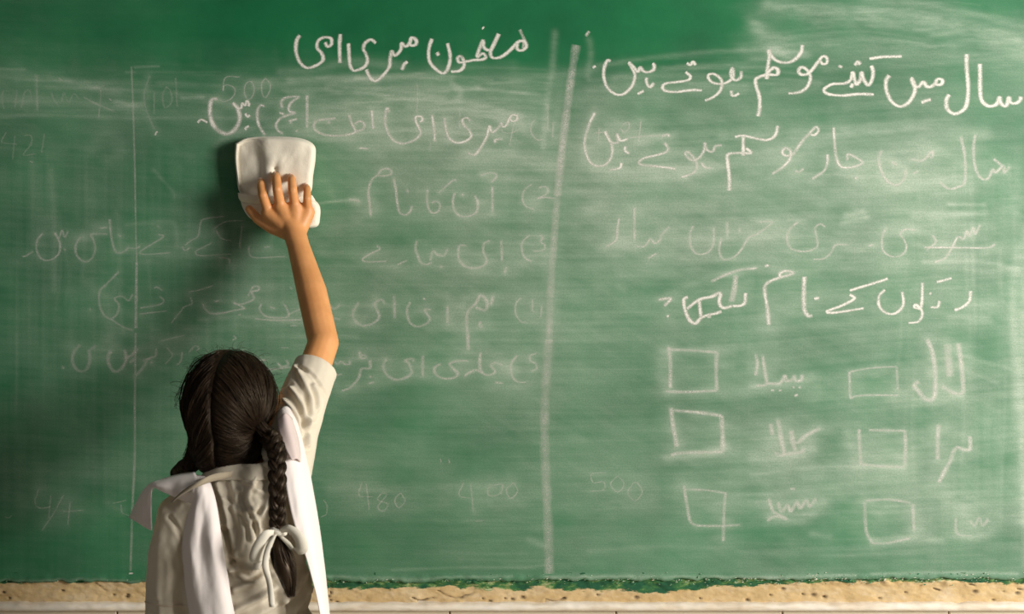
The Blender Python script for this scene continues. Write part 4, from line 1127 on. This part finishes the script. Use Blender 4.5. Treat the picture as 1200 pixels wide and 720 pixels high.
mb = MB()
patch(mb, [
    L_([(382, 800, .505), (386, 800, .500), (388, 800, .470), (393, 800, .42), (392, 800, .36)]),
    L_([(375, 720, .506), (380, 720, .496), (384, 720, .472), (386, 720, .42), (385, 720, .36)]),
    L_([(359, 655, .503), (367, 655, .494), (374, 655, .468), (379, 655, .42), (378, 655, .36)]),
    L_([(345, 615, .502), (357, 613, .493), (367, 612, .466), (373, 612, .42), (372, 612, .36)]),
    L_([(335, 570, .486), (346, 566, .480), (357, 566, .458), (365, 566, .42), (364, 566, .36)]),
    L_([(329, 530, .462), (339, 526, .458), (349, 526, .442), (357, 530, .412), (357, 535, .36)]),
    L_([(326, 502, .430), (333, 494, .432), (342, 492, .420), (349, 498, .395), (351, 505, .36)]),
    L_([(325, 486, .395), (330, 478, .395), (337, 477, .388), (343, 484, .370), (346, 492, .35)])], 6, 7)
v = np.array(mb.V); v[:, 1] += (fbm(v[:, 0] * 90, v[:, 2] * 20, 311, 3) - .5) * .006
o = mesh_obj('sash', v - OFF, mb.F, m_dup, girl); solid(o, .0014)
o['label'] = 'white muslin sash hanging behind the right side'
# the doubled fold lying at its top
mb = MB()
patch(mb, [L_([(326, 492, .438), (334, 484, .440), (342, 490, .428)]), L_([(327, 508, .452), (338, 500, .450), (349, 512, .432)]),
           L_([(334, 525, .468), (344, 520, .462), (352, 530, .445)]), L_([(342, 540, .476), (348, 538, .470), (352, 542, .455)])], 6, 6)
m_sheer = fabric('doubled_muslin', (0.66, 0.54, 0.50), var=0.04, weave=0.15)
o = mesh_obj('sash_fold', np.array(mb.V) - OFF, mb.F, m_sheer, girl); solid(o, .001)


def strip(mb, pts, wd, w, n=6):
    """flat band through pts; wd = width directions"""
    p = crom(pts, n=n); d = crom(wd, n=n); d /= np.linalg.norm(d, axis=1)[:, None]
    wv = crom([(a,) for a in w], n=n)[:, 0] if hasattr(w, '__len__') else np.full(len(p), w)
    V = []
    for i in range(len(p)):
        for u in (-.5, 0, .5): V.append(p[i] + d[i] * wv[i] * u)
    F = [(i * 3 + k, i * 3 + 3 + k, i * 3 + 4 + k, i * 3 + 1 + k) for i in range(len(p) - 1) for k in range(2)]
    mb.add(V, F)


mb = MB()
strip(mb, L_([(272, 556, .470), (250, 560, .487), (233, 567, .499), (216, 576, .494), (204, 586, .482)]), [(.3, .2, 1), (.35, .1, 1), (.6, 0, 1), (.8, .1, 1), (.8, .1, 1)], [.010, .0125, .013, .0125, .011])
o = mesh_obj('shoulder_strap', np.array(mb.V) - OFF, mb.F, m_strap, girl); solid(o, .0022)

# trousers and shoes (below the picture, so that she stands on the floor)
mb = MB()
for sx in (-1, 1):
    mb.chain([np.array((BX + sx * .052, -.41, ZP - .02)), np.array((BX + sx * .066, -.405, .37)), np.array((BX + sx * .066, -.415, .12))], [.085, .064, .045])
V, F, N = voxel(mb, .006, 4)
mesh_obj('trousers', V - OFF, F, m_white, girl)
for sx in (-1, 1):
    mb = MB(); x = BX + sx * .066
    mb.chain([(x, -.435, .036), (x, -.37, .034), (x + sx * .006, -.315, .030)], [.036, .034, .030])
    mb.ell((x, -.425, .065), (.036, .042, .030))
    V, F, N = voxel(mb, .004, 4); V[:, 2] = np.maximum(V[:, 2], 0.0)
    mesh_obj('shoe', V - OFF, F, m_shoe, girl)

# ------------------------------------------------------------------ hair
EC = [(np.array((0, -.004, .004)), np.array((.0675, .090, .0885))), (np.array((.002, -.032, -.050)), np.array((.062, .062, .044)))]


def hair_r(d):
    """distance of the hair surface from the head centre along head-space direction d"""
    r = 0
    for c, a in EC:
        o_ = -c / a; dd = d / a
        A = (dd * dd).sum(-1); B = (dd * o_).sum(-1); Cc = (o_ * o_).sum() - 1
        disc = np.maximum(B * B - A * Cc, 0)
        t = (-B + np.sqrt(disc)) / A
        t = np.where(B * B - A * Cc > 0, t, 0)
        r = np.log(np.exp(220 * r) + np.exp(220 * t)) / 220 if not np.isscalar(r) else t
    return r


V = []; F = []
nu, nv = 96, 64
keepv = {}
for i in range(nv + 1):
    t = PI * i / nv
    for j in range(nu):
        p = 2 * PI * j / nu
        d = np.array((math.sin(t) * math.cos(p), math.sin(t) * math.sin(p), math.cos(t)))
        V.append(d)
V = np.array(V)
R_ = hair_r(V) * .985
part = np.exp(-(V[:, 0] / .05) ** 2) * (V[:, 2] > -.2)
R_ = R_ - .0025 * part
ok = ~((V[:, 1] > .42) & (V[:, 2] < .62)) & (V[:, 2] > -.93)
for i in range(nv):
    for j in range(nu):
        q = (i * nu + j, i * nu + (j + 1) % nu, (i + 1) * nu + (j + 1) % nu, (i + 1) * nu + j)
        if all(ok[k] for k in q): F.append(q)
Vw = HC + (V * R_[:, None]) @ HR.T
hair = mesh_obj('hair', Vw - OFF, F, m_hair, girl)

braidR = P(322, 521, .455); braidL = P(225, 541, .425)
iR = HR.T
eR = iR @ (braidR - HC); eL = iR @ (braidL - HC)
mb = MB()
rng = np.random.default_rng(5)


def strand(d0, e, lift, seg=13, r=.00042, jit=.004, tuck=1.0):
    d0 = d0 / np.linalg.norm(d0); re = np.linalg.norm(e); d1 = e / re
    om = math.acos(np.clip(np.dot(d0, d1), -1, 1)) + 1e-6
    t = np.linspace(0, 1, seg)
    q = (np.sin((1 - t) * om)[:, None] * d0 + np.sin(t * om)[:, None] * d1) / math.sin(om)
    # sag: the combed hair bellies downward between parting and braid
    sag = np.sin(t * PI) * .10
    q[:, 2] -= sag; q[:, 0] += np.sign(e[0]) * np.sin(t * PI) * .06
    q /= np.linalg.norm(q, axis=1)[:, None]
    rr = hair_r(q) + lift * np.sin(np.clip(t * 1.1 + .08, 0, 1) * PI)
    rr = rr * (1 - t ** 6) + np.minimum(rr, re) * t ** 6
    pts = q * rr[:, None]
    jn = rng.normal(0, jit, 3)
    pts += np.sin(t * PI)[:, None] * jn
    pts[-1] = e + rng.normal(0, .0035, 3)
    return HC + pts @ HR.T


for side, e in ((1, eR), (-1, eL)):
    for k in range(2600):
        a = rng.uniform(-.62, 2.62)          # along the parting, 0 = forehead top ... nape
        a = rng.uniform(math.radians(28), math.radians(232))
        x = side * abs(rng.normal(0, .035))
        d0 = np.array((x, math.cos(a), math.sin(a)))
        e_ = e + rng.normal(0, .004, 3)
        lf = rng.uniform(-.0005, .0022)
        if rng.random() < .02: lf += rng.uniform(.002, .008)
        pts = strand(d0, e_, lf, jit=.0022)
        tube(mb, pts, np.interp(np.linspace(0, 1, 13), [0, .1, .9, 1], [.0003, .00055, .0005, .0004]), 3)
o = mesh_obj('hair_strands', np.array(mb.V) - OFF, mb.F, m_hair, hair)
o['kind'] = 'stuff'
# stray hairs
mb = MB()
for k in range(9):
    u = rng.normal(0, 1.6, 2)
    pts = crom([P(246 + u[0], 415, .39), P(228 + u[0], 424 + u[1], .40), P(216 + u[0] * 1.3, 445, .40), P(209 + u[0] * 1.5 + u[1], 462 + 3 * rng.random(), .40), P(204 + u[0] * 1.8, 470 + rng.random() * 12, .40)], n=5)
    if k > 3: pts = pts[:12 + k]
    tube(mb, pts, .00028, 3)
for k in range(150):
    x = rng.uniform(222, 325); a = rng.uniform(0, PI)
    c = HC + HR @ (np.array((math.cos(a) * .0765, rng.uniform(-.03, .03), math.sin(a) * .092)))
    dv = np.array((math.cos(a) * .6 + rng.normal(0, .6), rng.normal(0, .4), abs(rng.normal(.2, .4)))); dv /= np.linalg.norm(dv)
    L1 = rng.uniform(.008, .022)
    out = np.array((math.cos(a), 0, math.sin(a)))
    pts = crom([c, c + dv * L1 * .5 + out * .004, c + dv * L1 + out * .003 + np.array((0, 0, -.003))], n=4)
    tube(mb, pts, .00022, 3)
o = mesh_obj('stray_hair', np.array(mb.V) - OFF, mb.F, m_hair, hair)
o['kind'] = 'stuff'


def braid(path, r, w, turns, taper=(1, 1)):
    """three interlaced locks along a path, each a bundle of hair"""
    p = crom(path, n=24); m = len(p)
    T_ = np.gradient(p, axis=0); T_ /= np.linalg.norm(T_, axis=1)[:, None]
    side = np.cross(T_, (0, 1, 0)); side /= np.linalg.norm(side, axis=1)[:, None]
    nrm = np.cross(side, T_)
    t = np.linspace(0, 1, m)
    mb = MB(); k_ = np.interp(t, [0, 1], taper)
    for s_ in range(3):
        ph = t * turns * 2 * PI + s_ * 2 * PI / 3
        c = p + side * (w * k_ * np.sin(ph))[:, None] + nrm * (w * .55 * k_ * np.sin(2 * ph))[:, None]
        tube(mb, c, r * k_, 12)
        Tc = np.gradient(c, axis=0); Tc /= np.linalg.norm(Tc, axis=1)[:, None]
        uu = np.cross(Tc, (0, 1, 0)); uu /= np.linalg.norm(uu, axis=1)[:, None]; ww = np.cross(Tc, uu)
        for j in range(22):
            a = 2 * PI * j / 22 + rng.normal(0, .08); rr = r * k_ * (1.0 + rng.normal(0, .05)) * (1 + .05 * np.sin(t * 40 + j))
            tube(mb, c + uu * (rr * math.cos(a))[:, None] + ww * (rr * math.sin(a))[:, None], .0007, 4)
    return mb


mb = braid([P(319, 512, .452), P(324, 532, .478), P(325, 565, .505), P(325, 600, .515), P(325, 626, .520)], .0072, .0068, 3.2, (1.12, .82))
bR = mesh_obj('braid', np.array(mb.V) - OFF, mb.F, m_hair, girl)
mb = MB()
for k in range(420):
    a = rng.uniform(0, 2 * PI); rr = math.sqrt(rng.random())
    s0 = np.array((math.cos(a), math.sin(a) * .7)) * rr
    w = (.006, .0135, .0165, .0135, .006); L2 = rng.uniform(.78, 1.0)
    ctr = [(325, 624, .520), (326, 640, .522), (331, 660, .524), (337, 680, .524), (341, 700, .522)]
    pts = []
    for (q, ww_) in zip(ctr, w):
        pts.append(P(q[0], 624 + (q[1] - 624) * L2, q[2]) + np.array((s0[0] * ww_, s0[1] * ww_, 0)) + rng.normal(0, .0007, 3))
    tube(mb, crom(pts, n=4), .0006, 3)
core = crom([P(*q) for q in [(325, 624, .520), (326, 640, .522), (331, 660, .524), (337, 680, .524), (340, 694, .522)]], n=5)
tube(mb, core, np.interp(np.linspace(0, 1, len(core)), [0, .25, .6, 1], [.005, .0115, .014, .004]), 10)
o = mesh_obj('braid_tail', np.array(mb.V) - OFF, mb.F, m_hair, bR)
mb = braid([P(233, 537, .418), P(220, 547, .405), P(212, 553, .375), P(209, 560, .33), P(214, 590, .305), P(220, 640, .300), P(222, 680, .305)], .0070, .0066, 5, (1.1, .7))
bL = mesh_obj('braid', np.array(mb.V) - OFF, mb.F, m_hair, girl)

# ribbon tied round the right braid
mb = MB()
kc = P(325, 624, .532)
tube(mb, crom([kc + np.array((-.008, .006, .002)), kc + np.array((-.003, -.002, .001)), kc + np.array((.005, -.002, -.001)), kc + np.array((.010, .006, -.002))], n=4), [.0045] * 13, 10)
Zw = (0, 0, 1)
# right loop
strip(mb, L_([(326, 624, .535), (338, 620, .545), (350, 630, .545), (354, 643, .538), (347, 646, .532), (337, 637, .530), (327, 627, .530)]),
      [(0, -.2, 1), (.1, -.3, 1), (.8, -.3, .7), (.9, .1, -.2), (.3, .6, -.7), (-.2, .4, 1), (0, .2, 1)], [.006, .013, .018, .018, .015, .011, .006])
# left loop hanging
strip(mb, L_([(324, 624, .535), (313, 626, .545), (304, 638, .545), (298, 655, .540), (303, 660, .534), (312, 646, .532), (323, 628, .530)]),
      [(.1, -.2, 1), (-.6, -.2, 1), (-1, -.2, .5), (-1, -.1, .2), (-.6, .5, -.3), (-1, .3, .2), (0, .2, 1)], [.006, .012, .016, .016, .012, .010, .006])
# tails
strip(mb, L_([(323, 626, .538), (315, 640, .548), (311, 662, .545), (316, 685, .540), (319, 712, .540)]), [(1, 0, .3), (1, -.1, .2), (1, .2, .1), (1, -.2, -.1), (1, .1, -.1)], [.006, .009, .010, .0095, .009])
strip(mb, L_([(322, 627, .537), (310, 640, .540), (303, 658, .536), (300, 668, .534)]), [(1, 0, .4), (1, 0, .3), (1, 0, .1), (1, 0, 0)], [.006, .010, .012, .011])
o = mesh_obj('ribbon_bow', np.array(mb.V) - OFF, mb.F, m_rib, bR); solid(o, .0009)
o['label'] = 'cream ribbon bow tied on the braid'
mb = MB()
tv = np.zeros(len(tun.data.vertices) * 3); tun.data.vertices.foreach_get('co', tv); tv = tv.reshape(-1, 3) + OFF
rel = tv - cs
selv = rel[(np.abs(rel[:, 2]) < .0035) & (np.hypot(rel[:, 0], rel[:, 1]) < .050)]
ang = np.arctan2(selv[:, 1], selv[:, 0]); pts = []
for a_ in np.linspace(-PI * .97, -PI * .12, 22):
    near = selv[np.abs(ang - a_) < .18]
    if len(near): r_ = np.hypot(near[:, 0], near[:, 1]).mean() + .0004; pts.append(cs + np.array((r_ * math.cos(a_), r_ * math.sin(a_), .0012 * math.sin(2 * a_))))
tube(mb, crom(pts, n=3), .0009, 6)
mesh_obj('hem_stitching', np.array(mb.V) - OFF, mb.F, m_st, tun)

# ------------------------------------------------------------------ folded cloth duster held against the board
mb = MB()


def pad(mb, outline, d0, d1, bulge, step=0.0):
    """a folded cloth pad: rounded outline, soft edges; d0 is the side on the board"""
    o_ = crom(outline + [outline[0]], n=5)[:-1]
    c = o_.mean(0); m = len(o_)
    V = []; rows = []
    prof = [(.55, 0), (.90, 0), (.985, .18), (1.0, .45), (.99, .70), (.965, .86), (.93, .95)] + [(q_, 1 + bulge * (1 - q_ ** 2)) for q_ in (.88, .82, .74, .66, .58, .5, .42, .34, .26, .18, .1, .05)]
    for s_, t_ in prof:
        for q in o_:
            x, y = c + (q - c) * s_
            dep = d0 + (d1 - d0) * t_
            if t_ >= .95:
                dep += (fbm(np.array([x / 20.]), np.array([y / 34.]), 401, 3)[0] - .5) * .012
                xc = 309 + (y - 200) * .12
                dep += step * (1 / (1 + math.exp(-(x - xc) / 2.2)) - .5) - step * .8 * math.exp(-((x - xc - 9 - (228 - y) * .15) / 4) ** 2) * min(1, max(0, (y - 185) / 30))
            V.append(P(x, y, dep))
    V.append(P(c[0], c[1], d1 + (d1 - d0) * bulge)); V.append(P(c[0], c[1], d0))
    F = []
    for i in range(len(prof) - 1):
        for j in range(m):
            F.append((i * m + j, i * m + (j + 1) % m, (i + 1) * m + (j + 1) % m, (i + 1) * m + j))
    k = (len(prof) - 1) * m
    for j in range(m):
        F.append((k + j, k + (j + 1) % m, len(V) - 2)); F.append(((j + 1) % m, j, len(V) - 1))
    mb.add(V, F)


DO = P(322, 262, .03)
dust = empty('duster', DO, 'folded off-white cloth duster pressed against the chalkboard by a raised hand', 'cloth duster')
pad(mb, [(276, 168), (290, 161.5), (322, 160), (352, 162), (368, 170), (370, 184), (367, 206), (364, 226), (348, 236), (322, 238), (296, 236), (281, 226), (277, 205), (275, 185)], .0135, .048, .12, .016)
o = mb.obj('folded_cloth', m_cloth); me = o.data
me.transform(Matrix.Translation(-Vector(DO))); o.parent = dust
mb = MB()
pad(mb, [(281, 230), (300, 228), (330, 229), (360, 231), (374, 240), (375, 256), (371, 266), (352, 268), (330, 268), (310, 264), (293, 256), (284, 243)], .0135, .042, .08)
o = mb.obj('folded_cloth', m_cloth); o.data.transform(Matrix.Translation(-Vector(DO))); o.parent = dust
mb = MB()
patch(mb, [L_([(279, 226, .052), (300, 229, .058), (330, 230, .058), (366, 229, .050)]), L_([(280, 232, .050), (300, 234, .056), (330, 235, .055), (369, 234, .048)]), L_([(283, 236, .040), (300, 238, .046), (330, 239, .046), (370, 238, .040)])], 6, 4)
o = mesh_obj('cloth_edge', np.array(mb.V) - DO, mb.F, m_cloth, dust); solid(o, .003)
